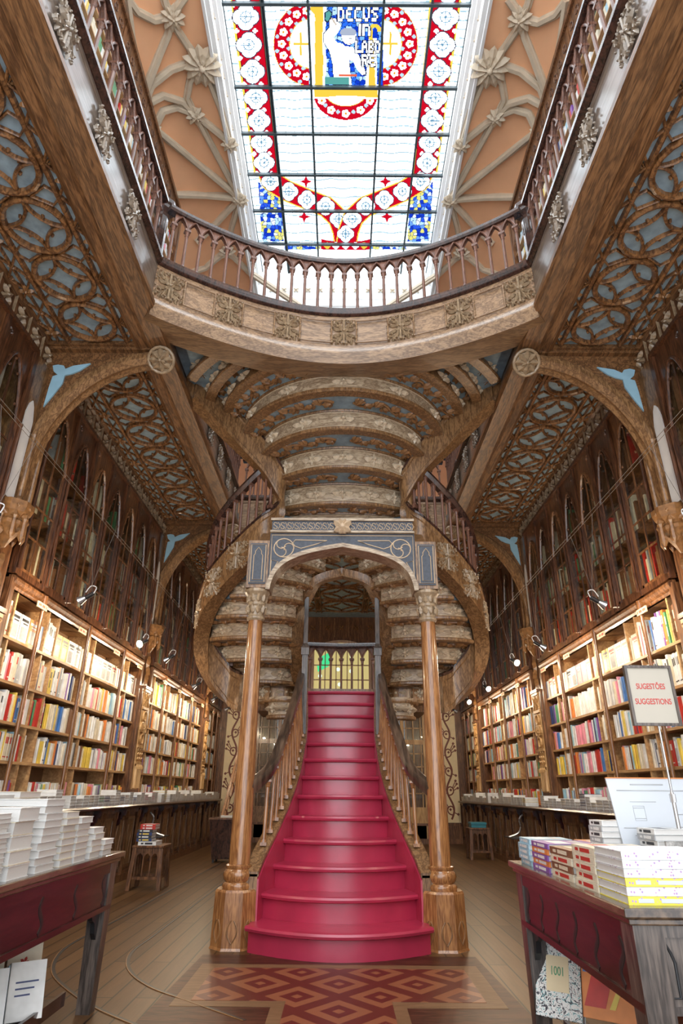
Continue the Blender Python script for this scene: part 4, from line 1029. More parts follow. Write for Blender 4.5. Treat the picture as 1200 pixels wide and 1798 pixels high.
for sg in (-1, 1):
    cx = sg*0.68; cz = 3.87; R_ = 0.115
    q.relief([(cx+R_*math.cos(a), 6.659, cz+R_*math.sin(a)) for a in [i*PI/10 for i in range(20)]], 0.007, 0.008, upn, closed=True)
    for j in range(3):
        a0 = j*2*PI/3
        q.relief([(cx+R_*0.5*math.cos(a0)+R_*0.5*math.cos(a0+b), 6.659, cz+R_*0.5*math.sin(a0)+R_*0.5*math.sin(a0+b)) for b in [i*PI/6 for i in range(-1, 8)]], 0.006, 0.008, upn)
    q.relief([(sg*0.55, 6.659, 3.97), (sg*0.18, 6.659, 3.965), (sg*0.30, 6.659, 3.92), (sg*0.48, 6.659, 3.865), (sg*0.55, 6.659, 3.89), (sg*0.58, 6.659, 3.93)], 0.006, 0.008, upn, closed=True)
    q.relief([(sg*0.82, 6.659, 3.72), (sg*0.82, 6.659, 3.56), (sg*0.74, 6.659, 3.70)], 0.006, 0.008, upn, closed=True)
    q.relief([(sg*0.825, 6.659, 3.52), (sg*0.825, 6.659, 4.03), (0, 6.659, 4.03)], 0.006, 0.008, upn)
q.build('cream_inlay', CREAMLINE, pt)
q = MB(); c = (0, 6.60, TOPZ+0.05)
for s_ in (-1, 1):
    q.leaf(c, (s_*1, 0, 0.7), upn, 0.13, 0.045, 0.04); q.leaf(c, (s_*1, 0, -0.6), upn, 0.12, 0.04, 0.04); q.leaf(c, (s_*0.35, 0, 1), upn, 0.11, 0.035, 0.04); q.leaf(c, (s_*0.3, 0, -1), upn, 0.10, 0.03, 0.04)
q.dome(c, upn, (1, 0, 0), 0.05, 0.05); q.box((-0.05, 6.60, TOPZ-0.02), (0.05, 6.655, TOPZ+0.13)); q.build('leaf_boss', CREAMLINE, pt)
# beams tying the portal back to the joined flight
q = MB()
for sg in (-1, 1): q.hexa([(sg*0.87, 6.88, 3.80), (sg*1.05, 6.88, 3.80), (sg*1.05, 7.5, 4.18), (sg*0.87, 7.5, 4.18), (sg*0.87, 6.88, 3.95), (sg*1.05, 6.88, 3.95), (sg*1.05, 7.5, 4.4), (sg*0.87, 7.5, 4.4)] if sg > 0 else [(sg*1.05, 6.88, 3.80), (sg*0.87, 6.88, 3.80), (sg*0.87, 7.5, 4.18), (sg*1.05, 7.5, 4.18), (sg*1.05, 6.88, 3.95), (sg*0.87, 6.88, 3.95), (sg*0.87, 7.5, 4.4), (sg*1.05, 7.5, 4.4)])
q.build('tie_beam', STRG, pt)

# ================================================================== bracket arches along the walls
WARCH = {}
TRE = [(310,265),(345,258),(380,265),(390,285),(440,265),(548,250),(480,295),(430,315),(385,325),(370,375),(310,450),(250,520),(268,460),(285,400),(310,330),(340,322),(316,300)]
TRE = [P(x/3.53, 560+y/3.53, y=6.02) for x, y in TRE]
for sg, sd in ((-1, 'left'), (1, 'right')):
    for yb, what in ((6.17, 'nearest the viewer'), (11.62, 'behind the stair'), (17.1, 'farthest back')):
        b = thing('wall_arch', (sg*3.7, yb-0.11, 0), 'carved oak pilaster rising into a blue spandrelled bracket arch, %s wall, %s' % (sd, what), 'arch'); WARCH[(sg, round(yb-0.11, 2))] = b
        el = [(3.62-1.42*(1-math.cos(t)) if False else 2.25+1.36*math.cos(t), 4.45+1.68*math.sin(t)) for t in [i/18*PI/2 for i in range(19)]]
        el = [(3.61, 4.1)]+el
        q = MB(); q.prism([(x, yb-0.05, z_) for x, z_ in el]+[(2.25, yb-0.05, ZS-0.05), (3.72, yb-0.05, ZS-0.05), (3.72, yb-0.05, 4.1)], (0, 0.10, 0)); q.sx(sg).build('spandrel', OAKY, b)
        q = MB(); q.sweep([(x, yb, z_) for x, z_ in el], [(-0.13, 0.0), (-0.13, 0.05), (-0.09, 0.07), (-0.09, 0.11), (-0.05, 0.14), (0.05, 0.14), (0.09, 0.11), (0.09, 0.07), (0.13, 0.05), (0.13, 0.0), (0.06, -0.05), (0.0, -0.02), (-0.06, -0.05)], up=[Vector((3.61-x, 0, 0)) + Z*(z_-4.0)*0.6+Vector((0.3, 0, 0)) for x, z_ in el]); q.sx(sg).build('arch_rib', STRG, b)
        q = MB(); tr = [(-v.x, yb-0.075, v.z) for v in TRE]; q.prism(tr, (0, 0.02, 0)); tr2 = [(-v.x, yb+0.055, v.z) for v in TRE]; q.prism(tr2, (0, 0.02, 0)); q.sx(sg).build('blue_spandrel_panel', SKYB, b)
        q = MB(); up = Vector((0, -0.75, -0.66)); c = Vector((2.24, yb-0.1, 6.10)); q.dome(c-up*0.05, up, (1, 0, 0), 0.155, 0.09, n=12); q.flower(c+up*0.02, up, (1, 0, 0), 0.15, 8, h=0.35, w=0.3); q.flower(c+up*0.05, up, (1, 0.3, 0), 0.08, 5, h=0.4, w=0.3)
        q.relief([c+Vector((math.cos(a), 0, 0))*0.155+up.cross(Vector((1, 0, 0)))*math.sin(a)*0.155 for a in [i*PI/8 for i in range(16)]], 0.02, 0.03, up, closed=True); q.lathe([(0.10, 6.12), (0.10, 6.26)], (2.24, yb-0.05, 0), 12)
        q.sx(sg).build('leaf_boss', ORNM, b)
CASEB = plain('case_back_board', (0.17, 0.12, 0.075), 0.7, 0.2)
# ================================================================== bookcases along both walls
XF = 3.60
BAYS = [('first', 3.2, 5.74, 3), ('second', 6.38, 11.19, 6), ('third', 11.83, 16.62, 6), ('last', 17.36, 19.05, 2)]
SHZ = [1.10, 1.57, 1.96, 2.36, 2.80]; CORN = 3.34
specs = []           # every upright book
COLS = {'white': (0.80,0.80,0.78), 'cream': (0.76,0.68,0.52), 'grey': (0.42,0.43,0.44), 'black': (0.03,0.03,0.035), 'red': (0.55,0.04,0.03), 'orange': (0.75,0.25,0.06), 'yellow': (0.78,0.58,0.10),
        'blue': (0.07,0.20,0.50), 'navy': (0.03,0.05,0.16), 'pale blue': (0.35,0.58,0.70), 'green': (0.10,0.30,0.14), 'purple': (0.24,0.10,0.38), 'pink': (0.75,0.30,0.38), 'brown': (0.22,0.10,0.05)}
CN = list(COLS)
def bookmat(n):
    mt, nt, b = nodes('book_cover_'+n.replace(' ', '_')); L = nt.links; c = COLS[n]
    oi = N(nt, 'ShaderNodeObjectInfo'); tc = N(nt, 'ShaderNodeTexCoord'); nz = N(nt, 'ShaderNodeTexNoise'); nz.inputs['Scale'].default_value = 9
    L.new(tc.outputs['Object'], nz.inputs[0])
    rp = ramp(nt, [(0.35, tuple(v*0.85 for v in c)), (0.65, tuple(min(1, v*1.1) for v in c))]); L.new(nz.outputs[0], rp.inputs[0]); L.new(rp.outputs[0], b.inputs['Base Color'])
    b.inputs['Roughness'].default_value = 0.42; return mt
BM = {n: bookmat(n) for n in CN}
TXT = [BM['black'], BM['red'], BM['white'], BM['blue'], BM['yellow']]
def textcol(n): return {'white': 'black', 'cream': 'red', 'grey': 'white', 'black': 'white', 'red': 'white', 'orange': 'white', 'yellow': 'black', 'blue': 'white', 'navy': 'yellow', 'pale blue': 'white', 'green': 'white', 'purple': 'white', 'pink': 'white', 'brown': 'cream'}[n]
WTS = {'L': [46, 20, 4, 3, 6, 5, 7, 3, 3, 4, 2, 2, 3, 2], 'R': [48, 16, 3, 1, 7, 7, 5, 4, 3, 7, 3, 3, 9, 1]}
def fill(side, sg, bay, comp, shelf, y0, y1, z, hmax, rnd):
    y = y0+0.01; c = None
    if shelf == 4 and bay in ('second',) and rnd.random() < 0.75: # face-out and leaning paperbacks
        while y < y1-0.22:
            th = 0.03; c = rnd.choices(CN, WTS[side])[0]
            specs.append(dict(side=side, sg=sg, bay=bay, comp=comp, shelf=shelf, y=y+0.10, z=z, th=0.20, h=0.31, dp=0.035, x=XF+0.05, c=c, face=True)); y += 0.215
        while y < y1-0.04:
            th = rnd.uniform(0.02, 0.04); specs.append(dict(side=side, sg=sg, bay=bay, comp=comp, shelf=shelf, y=y+th/2, z=z, th=th, h=0.29, dp=0.18, x=XF+0.04, c=rnd.choices(CN, WTS[side])[0], face=False)); y += th+0.002
        return
    base = hmax*rnd.uniform(0.74, 0.84)
    end = y1-0.01 if rnd.random() < 0.8 else y1-rnd.uniform(0.05, 0.25)
    while y < end-0.02:
        th = rnd.uniform(0.018, 0.046)
        if y+th > y1-0.005: break
        if c is None or rnd.random() > 0.42: c = rnd.choices(CN, WTS[side])[0]; hb = base*rnd.uniform(0.88, 1.08)
        specs.append(dict(side=side, sg=sg, bay=bay, comp=comp, shelf=shelf, y=y+th/2, z=z, th=th, h=min(hmax-0.03, hb*rnd.uniform(0.99, 1.01)), dp=rnd.uniform(0.16, 0.2), x=XF+rnd.uniform(0.03, 0.06), c=c, face=False)); y += th+0.0015
rnd = random.Random(11)
for sg, sd in ((-1, 'left'), (1, 'right')):
    for bay, a, b, n in BAYS:
        t = thing('bookcase', (sg*3.8, (a+b)/2, 1.08), 'open oak bookcase filled with books, %s bay along the %s wall' % (bay, sd), 'bookcase')
        q = MB(); q.box((3.93, a, 1.085), (3.97, b, CORN)); q.sx(sg).build('back_panel', SHELF if False else BACKB, t)
        # compartments: divider positions
        dv = [a+(b-a)*i/n for i in range(n+1)]
        if bay == 'second': dv = [6.38, 6.62, 7.45, 7.75, 8.80, 9.02, 10.35, 10.6, 11.19]
        if bay == 'third': dv = [11.83, 12.2, 13.05, 13.35, 14.3, 14.6, 15.6, 15.9, 16.62]
        for y in dv:
            q = MB(); q.box((XF+0.02, y-0.014, 1.085), (3.93, y+0.014, CORN)); q.sx(sg).build('divider', SHELF, t)
        for i, z_ in enumerate(SHZ[1:]+[CORN-0.02]):
            q = MB(); q.box((XF+0.01, a, z_-0.03), (3.93, b, z_)); q.sx(sg).build('shelf' if i < 4 else 'case_top', SHELF, t)
        q = MB(); q.sweep([(XF+0.02, b, CORN), (XF+0.02, a, CORN)], [(-0.02, -0.05), (0.02, -0.05), (0.03, -0.02), (0.05, 0.0), (0.07, 0.03), (0.07, 0.06), (0.03, 0.09), (-0.02, 0.09)], level=True); q.sx(sg).build('cornice', BROWN, t)
        posts = [y for y in ((7.12, 8.56, 10.1) if bay == 'second' else (12.7, 13.95, 15.2) if bay == 'third' else (4.3, 5.2) if bay == 'first' else (17.9, 18.5))]
        for y in posts:
            q = MB(); q.lathe([(0.030, 1.085), (0.030, 1.2), (0.024, 1.24), (0.024, 3.2), (0.032, 3.25), (0.032, 3.40)], (XF-0.04, y, 0), 10); q.sx(sg).build('slender_post', POST, t, smooth=True)
        for y in [(p+q_)/2 for p, q_ in zip(dv[:-1], dv[1:]) if q_-p > 0.5]:
            q = MB(); q.box((XF-0.075, y-0.12, 3.22), (XF-0.06, y+0.12, 3.29), 0)
            for k in range(9):
                if k % 4 != 3: q.box((XF-0.077, y-0.10+k*0.023, 3.24), (XF-0.075, y-0.10+k*0.023+0.014, 3.27), 1)
            q.sx(sg).build('shelf_label', [CREAMP, INKR], t)
        for s in (XF+0.0,):
            for y in (a-0.0, b): 
                q = MB(); q.box((XF-0.03, y-0.04, 1.085), (3.95, y+0.04, CORN+0.05)); q.sx(sg).build('case_side', BROWN, t)
        for ci, (y0, y1) in enumerate(zip(dv[:-1], dv[1:])):
            for si, z_ in enumerate(SHZ):
                hm = ((SHZ+[CORN])[si+1]-z_)-0.03
                zz = z_+(0.0 if si else -0.012)
                if si == 0: hm = 0.34
                if rnd.random() < 0.03 and bay != 'second': continue
                fill('L' if sg < 0 else 'R', sg, bay, ci, si, y0+0.016, y1-0.016, zz+0.001, hm, rnd)
        # glazed upper case
        nd = max(2, round((b-a)/0.70)); g = thing('glazed_bookcase', (sg*3.8, (a+b)/2, 3.44), 'dark glazed bookcase with pointed arch doors, %s bay above the %s shelves' % (bay, sd), 'bookcase')
        q = MB(); q.box((3.93, a+0.04, 3.44), (3.97, b, 5.96)); q.sx(sg).build('back_panel', CASEB, g)
        fm = MB(); dw = (b-a)/nd; z0_, zsp, zap, zt = 3.44, 4.95, 5.66, 5.96
        for i in range(nd+1):
            y = a+i*dw; fm.box((XF-0.035, y-0.035, z0_), (XF+0.04, y+0.035, zt)); fm.lathe([(0.022, 3.5), (0.018, 3.6), (0.018, 4.9), (0.024, 4.95)], (XF-0.05, y, 0), 8)
        fm.box((XF-0.03, a, z0_), (XF+0.04, b, z0_+0.07)); fm.box((XF-0.05, a, zt-0.05), (XF+0.05, b, zt))
        fm.sx(sg).build('case_frame', CASEW, g)
        for zz in (4.25, 5.05):
            q = MB(); q.box((XF+0.06, a, zz), (3.93, b, zz+0.03)); q.sx(sg).build('inner_shelf', BROWN, g)
        if bay != 'first' or True:
            for i in range(nd):
                y0 = a+i*dw+0.04; y1 = a+(i+1)*dw-0.04; m_ = 14; db = MB(); ym = (y0+y1)/2; hw = (y1-y0)/2
                ar = []
                for k in range(m_+1):
                    u = -1+2*k/m_; ar.append((ym+u*hw, zsp+(zap-zsp)*(1-abs(u)**1.95)))
                for (ya, za), (yb_, zb) in zip(ar[:-1], ar[1:]):
                    db.hexa([(XF, ya, za), (XF+0.025, ya, za), (XF+0.025, yb_, zb), (XF, yb_, zb), (XF, ya, zt), (XF+0.025, ya, zt), (XF+0.025, yb_, zt), (XF, yb_, zt)])
                db.relief([(XF, y, z_) for y, z_ in ar], 0.022, 0.03, (-1, 0, 0))
                for k in range(5):
                    u = -0.8+k*0.4; yy = ym+u*hw*0.8; db.dome((XF, yy, zsp+(zap-zsp)*(1-abs(u)**1.75)-0.06), (-1, 0, 0), (0, 0, 1), 0.02, 0.02, 0, 6)
                db.flower((XF, ym-hw*0.75, zt-0.16), (-1, 0, 0), (0, 1, 1), 0.05, 4, h=0.4); 
                db.box((XF, y0, z0_+0.08), (XF+0.02, y0+0.035, zsp)); db.box((XF, y1-0.035, z0_+0.08), (XF+0.02, y1, zsp)); db.box((XF, y0, z0_+0.07), (XF+0.02, y1, z0_+0.12))
                db.box((XF+0.002, ym-0.012, z0_+0.1), (XF+0.018, ym+0.012, zap-0.02))
                k = z0_+0.12+0.38
                while k < zsp+0.1: db.box((XF+0.004, y0, k-0.011), (XF+0.017, y1, k+0.011)); k += 0.38
                o = db.sx(sg).build('glazed_door', CASEW if i % 2 else BROWN, g)
                pn = MB(); pn.prism([(XF+0.010, y0+0.02, z0_+0.1), (XF+0.010, y1-0.02, z0_+0.1)]+[(XF+0.010, ym+(y-ym)*0.95, z_) for y, z_ in reversed(ar)], (0.003, 0, 0)); pn.sx(sg).build('pane', PANE, o)

UB = {}
def unit_book(c, face):
    k = (c, face)
    if k in UB: return UB[k]
    t = 0.06; q = MB()
    q.box((0, -0.5, 0), (1, -0.5+0.07, 1), 0); q.box((0, 0.5-0.07, 0), (1, 0.5, 1), 0); q.box((-0.0, -0.43, 0), (0.03, 0.43, 1), 0)
    q.box((0.03, -0.43, 0.01), (0.97, 0.43, 0.985), 1)
    if not face:
        q.box((-0.008, -0.30, 0.62), (0, 0.30, 0.86), 2); q.box((-0.008, -0.18, 0.25), (0, 0.18, 0.55), 2) if len(UB) % 2 else q.box((-0.008, -0.40, 0.12), (0, 0.40, 0.16), 2)
    else:
        q.v = []; q.f = []; q.m = []
        q.box((0, -0.5, 0), (0.12, 0.5, 1), 0); q.box((0.12, -0.48, 0.01), (0.9, 0.48, 0.99), 1); q.box((0.9, -0.5, 0), (1, 0.5, 1), 0)
        q.box((-0.02, -0.40, 0.78), (0, 0.40, 0.88), 2); q.box((-0.02, -0.36, 0.68), (0, 0.20, 0.73), 2); q.box((-0.03, -0.34, 0.12), (0, 0.34, 0.58), 3)
    me_o = q.build('book', [BM[c], PAPER, BM[textcol(c)], BM['grey'] if c not in ('grey', 'black') else BM['orange']], None, local=True)
    UB[k] = me_o.data; bpy.data.objects.remove(me_o); return UB[k]
NTH = ['lowest', 'second', 'third', 'fourth', 'top']
ORDN = ['first', 'second', 'third', 'fourth', 'fifth', 'sixth', 'seventh', 'eighth', 'ninth']
cr_ = random.Random(31)
ORD = lambda n: ORDN[n] if n < 9 else ['tenth', 'eleventh', 'twelfth', 'thirteenth', 'fourteenth', 'fifteenth', 'sixteenth', 'seventeenth', 'eighteenth'][n-9] if n < 18 else 'farthest'
lspecs = []
for sg in (-1, 1):
    y = 6.5 if sg < 0 else 6.9; k = 0
    while y < 18.4:
        d_ = cr_.uniform(0.16, 0.22); n = cr_.choice([3, 4, 4, 5, 6]); t = 0.034
        c = cr_.choices(CN, [60, 24, 2, 0, 4, 2, 2, 2, 3, 4, 2, 0, 2, 1])[0]
        if sg > 0 and 11.0 < y < 11.9: y += 0.9; continue
        for i in range(n): lspecs.append(dict(sg=sg, y=y+d_/2, d=d_, i=i, k=k, c=c if i % 3 else 'white', z=1.081+i*(t+.0008), t=t))
        y += d_+0.012+(0.25 if cr_.random() < 0.08 else 0); k += 1
def size_of(s):
    if 'th' in s:
        u, v, d = proj((s['sg']*s['x'], s['y'], s['z']+s['h']/2)); a = s['th']*s['h']
    else: u, v, d = proj((s['sg']*3.35, s['y'], s['z'])); a = s['d']*s['t']
    if u < 0 or u > 1200 or v < 0 or v > 1800: return -1
    if s['sg'] < 0 and s['z'] < 1.3 and u < 140: return -1
    return a/d/d
allb = sorted([s for s in specs+lspecs if size_of(s) > 0], key=lambda s: -size_of(s))
QUOTA = 92
top = allb[:QUOTA]; ids = set(id(s) for s in top); vis2 = [s for s in top if 'th' in s]; lvis = [s for s in top if 'th' not in s]
print('QUOTA split', len(vis2), len(lvis))
for s in vis2:
    o = bpy.data.objects.new('book', unit_book(s['c'], s['face'])); COL.objects.link(o)
    o.location = (s['sg']*s['x'], s['y'], s['z']); o.scale = (s['dp'], s['th'], s['h'])
    if s['sg'] < 0: o.rotation_euler = (0, 0, PI)
    side = 'left' if s['sg'] < 0 else 'right'
    lab = '%s%s book, %s shelf up, %s compartment of the %s %s bookcase' % ('face-out ' if s['face'] else '', s['c'], NTH[s['shelf']], ORDN[s['comp']], s['bay'], side)
    tag(o, lab, 'book', '%s books on the %s shelf, %s compartment, %s %s bookcase' % (s['c'], NTH[s['shelf']], ORDN[s['comp']], s['bay'], side))
rest = MB(); pal = CN+['paper']
def rb_book(x0, x1, y, th, z, h, ci):
    rest.box((x0, y-th/2, z), (x1, y+th/2, z+h), ci)
for s in specs:
    if id(s) in ids or s['y'] < 4.5 : continue
    x = s['sg']*s['x']; x1 = s['sg']*(s['x']+s['dp']); rb_book(x, x1, s['y'], s['th'], s['z'], s['h'], CN.index(s['c']))
# dim volumes behind the glazed doors and on the upper floor
rn = random.Random(5)
for sg in (-1, 1):
    for bay, a, b, n in BAYS:
        for zz in (3.53, 4.285, 5.085):
            y = a+0.06
            while y < b-0.06:
                th = rn.uniform(0.03, 0.06); h = rn.uniform(0.3, 0.5)
                if rn.random() < (0.75 if zz < 5 else 0.25): rb_book(sg*(XF+0.06), sg*(XF+0.24), y+th/2, th, zz, h, rn.choice([1, 13, 13, 2, 1, 13, 13, 13, 4, 2, 1, 10]))
                y += th+0.003
    for zz in [7.06+0.42*i for i in range(12)]:
        y = 2.06
        while y < 9.2:
            th = rn.uniform(0.035, 0.07); h = rn.uniform(0.24, 0.34)
            if abs((y % 1.2)-0.0) > 0.08 and rn.random() < 0.9: rb_book(sg*3.54, sg*3.70, y+th/2, th, zz, h, CN.index(rn.choices(CN, [30, 18, 6, 2, 8, 8, 8, 6, 2, 8, 4, 2, 6, 4])[0]))
            y += th+0.004
RESTB = rest

# upper floor bookcases
for sg, sd in ((-1, 'left'), (1, 'right')):
    t = thing('upper_bookcase', (sg*3.6, 5.5, 7.03), 'tall dark bookcase behind the %s gallery balustrade on the upper floor' % sd, 'bookcase')
    for i in range(12):
        q = MB(); z_ = 7.03+0.42*i; q.box((3.50, 2.0, z_), (3.74, 9.25, z_+0.03)); q.sx(sg).build('shelf', SHELF, t)
    q = MB()
    for i in range(7): q.box((3.45, 2.0+1.2*i-0.04, 7.03), (3.74, 2.0+1.2*i+0.04, 12.2))
    q.box((3.72, 2.0, 7.03), (3.76, 9.2, 12.2))
    q.sx(sg).build('case_frame', BROWN, t)
    q = MB()
    for i in range(6):
        y0 = 2.04+1.2*i; 
        for k in range(16):
            def az(u): return 11.75-0.35*abs(2*u-1)**1.8*1.0
            u0_, u1_ = k/16, (k+1)/16; q.hexa([(3.46, y0+1.12*u0_, az(u0_)-0.0), (3.50, y0+1.12*u0_, az(u0_)), (3.50, y0+1.12*u1_, az(u1_)), (3.46, y0+1.12*u1_, az(u1_)), (3.46, y0+1.12*u0_, 12.25), (3.50, y0+1.12*u0_, 12.25), (3.50, y0+1.12*u1_, 12.25), (3.46, y0+1.12*u1_, 12.25)])
        for k in range(5): q.relief([(3.46, y0+0.12+k*0.22+0.06*math.cos(a), 12.0+0.06*math.sin(a)) for a in [j*PI/5 for j in range(10)]], 0.012, 0.02, (-1, 0, 0), closed=True)
    q.box((3.42, 1.9, 12.25), (3.76, 9.3, 12.35)); q.sx(sg).build('arched_head', BROWN, t)

# pilasters ---------------------------------------------------------
for sg, sd in ((-1, 'left'), (1, 'right')):
    for yb, what in ((6.06, 'nearest the viewer'), (11.51, 'behind the stair'), (16.99, 'farthest back')):
        t = WARCH[(sg, round(yb, 2))]
        q = MB(); q.box((3.54, yb-0.26, 1.09), (3.97, yb+0.26, 2.95)); q.sx(sg).build('pilaster_body', BROWN, t)
        q = MB(); yy0, yy1 = yb-0.17, yb+0.17; X = 3.53; up = (-1, 0, 0)
        q.box((X, yy0, 1.3), (3.56, yy1, 2.95))
        for z_ in (1.72, 1.98, 2.62, 2.92): q.box((X-0.02, yy0, z_-0.02), (X, yy1, z_+0.02))
        for i in range(3):
            for k in range(3):
                c = (X, yy0+0.06+i*0.11, 1.78+k*0.075); q.leaf(c, (0, 1, 0.6), up, 0.07, 0.012, 0.02); q.leaf(c, (0, 1, -0.6), up, 0.07, 0.012, 0.02)
            q.relief([(X, yy0+0.06+i*0.11, 1.32), (X, yy0+0.06+i*0.11, 1.66)], 0.028, 0.045, up); q.leaf((X-0.02, yy0+0.06+i*0.11, 1.60), (0, 0, 1), up, 0.10, 0.045, 0.04)
        for a in range(4):
            an = a*PI/2+PI/4*0; c = (X, yb+0.085*math.cos(an), 2.30+0.19*math.sin(an))
            q.relief([(X, c[1]+0.08*math.cos(b_), c[2]+0.08*math.sin(b_)) for b_ in [j*PI/6 for j in range(12)]], 0.014, 0.03, up, closed=True)
        q.prism([(X-0.03, yb-0.085, 2.38), (X-0.03, yb+0.085, 2.38), (X-0.03, yb+0.085, 2.26), (X-0.03, yb, 2.17), (X-0.03, yb-0.085, 2.26)], (0.04, 0, 0)); q.flower((X-0.03, yb, 2.29), up, (0, 0, 1), 0.06, 6)
        q.flower((X, yb-0.07, 2.77), up, (0, 1, 1), 0.075, 4); q.flower((X, yb+0.07, 2.77), up, (0, 1, 1), 0.075, 4)
        q.relief([(X, yy0, 2.66), (X, yb, 2.88), (X, yy1, 2.66)], 0.012, 0.02, up); q.relief([(X, yy0, 2.88), (X, yb, 2.66), (X, yy1, 2.88)], 0.012, 0.02, up)
        q.sx(sg).build('carved_panel', LITE, t)
        # dark niche with canopy
        q = MB(); q.box((3.62, yb-0.22, 2.95), (3.97, yb+0.22, 4.12)); q.box((3.5, yb-0.20, 2.95), (3.62, yb+0.20, 3.0)); q.sx(sg).build('niche', BROWN, t)
        q = MB()
        for k in range(3):
            zz = 3.02+k*0.16; q.leaf((3.60, yb-0.06+0.12*(k % 2), zz), (0, 0.4-0.8*(k % 2), 1), up, 0.26, 0.06, 0.06)
        q.sx(sg).build('niche_carving', ORND, t)
        q = MB(); q.lathe([(0.02, 3.62), (0.05, 3.68), (0.12, 3.80), (0.16, 3.86), (0.16, 3.90), (0.13, 3.93), (0.18, 4.0), (0.20, 4.06), (0.20, 4.12)], (3.60, yb, 0), 8)
        for i in range(5):
            an = PI/2+i*PI/4; d = Vector((math.cos(an), math.sin(an), 0)); c = Vector((3.60, yb, 3.86))+d*0.17
            q.lathe([(0.0, -0.18), (0.025, -0.12), (0.018, 0.05), (0.03, 0.08), (0.012, 0.14), (0.0, 0.22)], c, 6); q.leaf(c-Z*0.03-d*0.02, -Z, d, 0.14, 0.05, 0.04)
            q.leaf(c-d*0.02+Z*0.06, Z, d, 0.13, 0.06, 0.04); q.dome(c+Z*0.2, d, Z, 0.03, 0.04, 0, 6)
        q.sx(sg).build('leafy_canopy', ORND, t)
        q = MB()
        for dy in (-0.10, 0.10): q.lathe([(0.05, 4.12), (0.05, 4.18), (0.036, 4.22), (0.036, 4.95), (0.05, 5.0)], (3.56, yb+0.11+dy, 0), 12)
        q.box((3.60, yb-0.26, 4.12), (3.97, yb+0.26, 5.96)); q.sx(sg).build('engaged_shafts', LITE if False else STRG, t)
        q = MB(); q.prism([(3.585, yb-0.24, 4.14), (3.585, yb-0.05, 4.14), (3.585, yb-0.05, 5.15), (3.585, yb-0.10, 5.32), (3.585, yb-0.145, 5.38), (3.585, yb-0.19, 5.32), (3.585, yb-0.24, 5.15)], (0.02, 0, 0)); q.sx(sg).build('pale_panel', WHITE, t)

# counters -----------------------------------------------------------
def wave(q, X, y, z0_, z1_, amp, up, w_=0.012, n=14, mi=0, ph=0):
    q.relief([(X, y+amp*math.sin(ph+2*PI*i/n*1.0)*(1-i/n*0.3), z0_+(z1_-z0_)*i/n) for i in range(n+1)], w_, 0.01, up, mi)
for sg, sd in ((-1, 'left'), (1, 'right')):
    q = MB(); q.sweep([(3.5, 18.75, 1.05), (3.5, 3.0, 1.05)], [(-0.11, -0.025), (0.20, -0.025), (0.235, -0.01), (0.24, 0.01), (0.22, 0.03), (-0.11, 0.03)], level=True)
    o = q.sx(sg).build('worktop', DARK if False else MAHO, None); tag(o, 'long narrow dark wood worktop under the %s bookcases, carrying stacks of books' % sd, 'counter top')
    for bay, a, b, n in BAYS:
        a -= 0.28; b = min(b+0.28, 19.15)
        t = thing('counter_cabinet', (sg*3.5, (a+b)/2, 0), 'carved low oak cabinet below the %s bay of the %s bookcases' % (bay, sd), 'cabinet')
        q = MB(); q.box((3.44, a, 0.10), (4.05, b, 1.022)); q.sx(sg).build('cabinet_body', BROWN, t)
        q = MB(); q.box((3.39, a, 0), (4.05, b, 0.10)); q.box((3.41, a, 0.10), (3.46, b, 0.14)); q.box((3.40, a, 0.96), (3.46, b, 1.02)); q.sx(sg).build('plinth', BROWN, t)
        nn = max(2, round((b-a)/0.55)); dy = (b-a)/nn
        for i in range(nn):
            y0 = a+i*dy+0.06; y1 = y0+dy-0.12; q = MB()
            q.box((3.425, y0, 0.18), (3.445, y1, 0.90)); q.relief([(3.425, y0+0.03, 0.22), (3.425, y1-0.03, 0.22), (3.425, y1-0.03, 0.86), (3.425, y0+0.03, 0.86)], 0.008, 0.01, (-1, 0, 0), closed=True)
            wave(q, 3.425, (y0+y1)/2-0.07, 0.3, 0.78, 0.035, (-1, 0, 0), 0.016, mi=1); wave(q, 3.425, (y0+y1)/2+0.07, 0.3, 0.78, 0.035, (-1, 0, 0), 0.016, mi=1, ph=PI)
            q.sx(sg).build('carved_door', [STRG, ORND], t)
            q = MB(); q.lathe([(0.04, 0.1), (0.04, 0.2), (0.028, 0.23), (0.028, 0.86), (0.04, 0.9), (0.045, 0.98)], (3.42, a+i*dy, 0), 8); q.sx(sg).build('colonnette', BROWN, t)
        for i in range(0, nn, 2):
            y = a+i*dy+0.10
            pr = [(3.44, 1.02), (3.29, 1.02), (3.29, 0.97), (3.31, 0.93), (3.335, 0.94), (3.345, 0.88), (3.37, 0.87), (3.375, 0.81), (3.41, 0.79), (3.42, 0.72), (3.44, 0.70)]
            q = MB(); q.prism([(x, y-0.02, z_) for x, z_ in pr], (0, 0.04, 0)); q.sx(sg).build('scroll_bracket', MAHO, t)

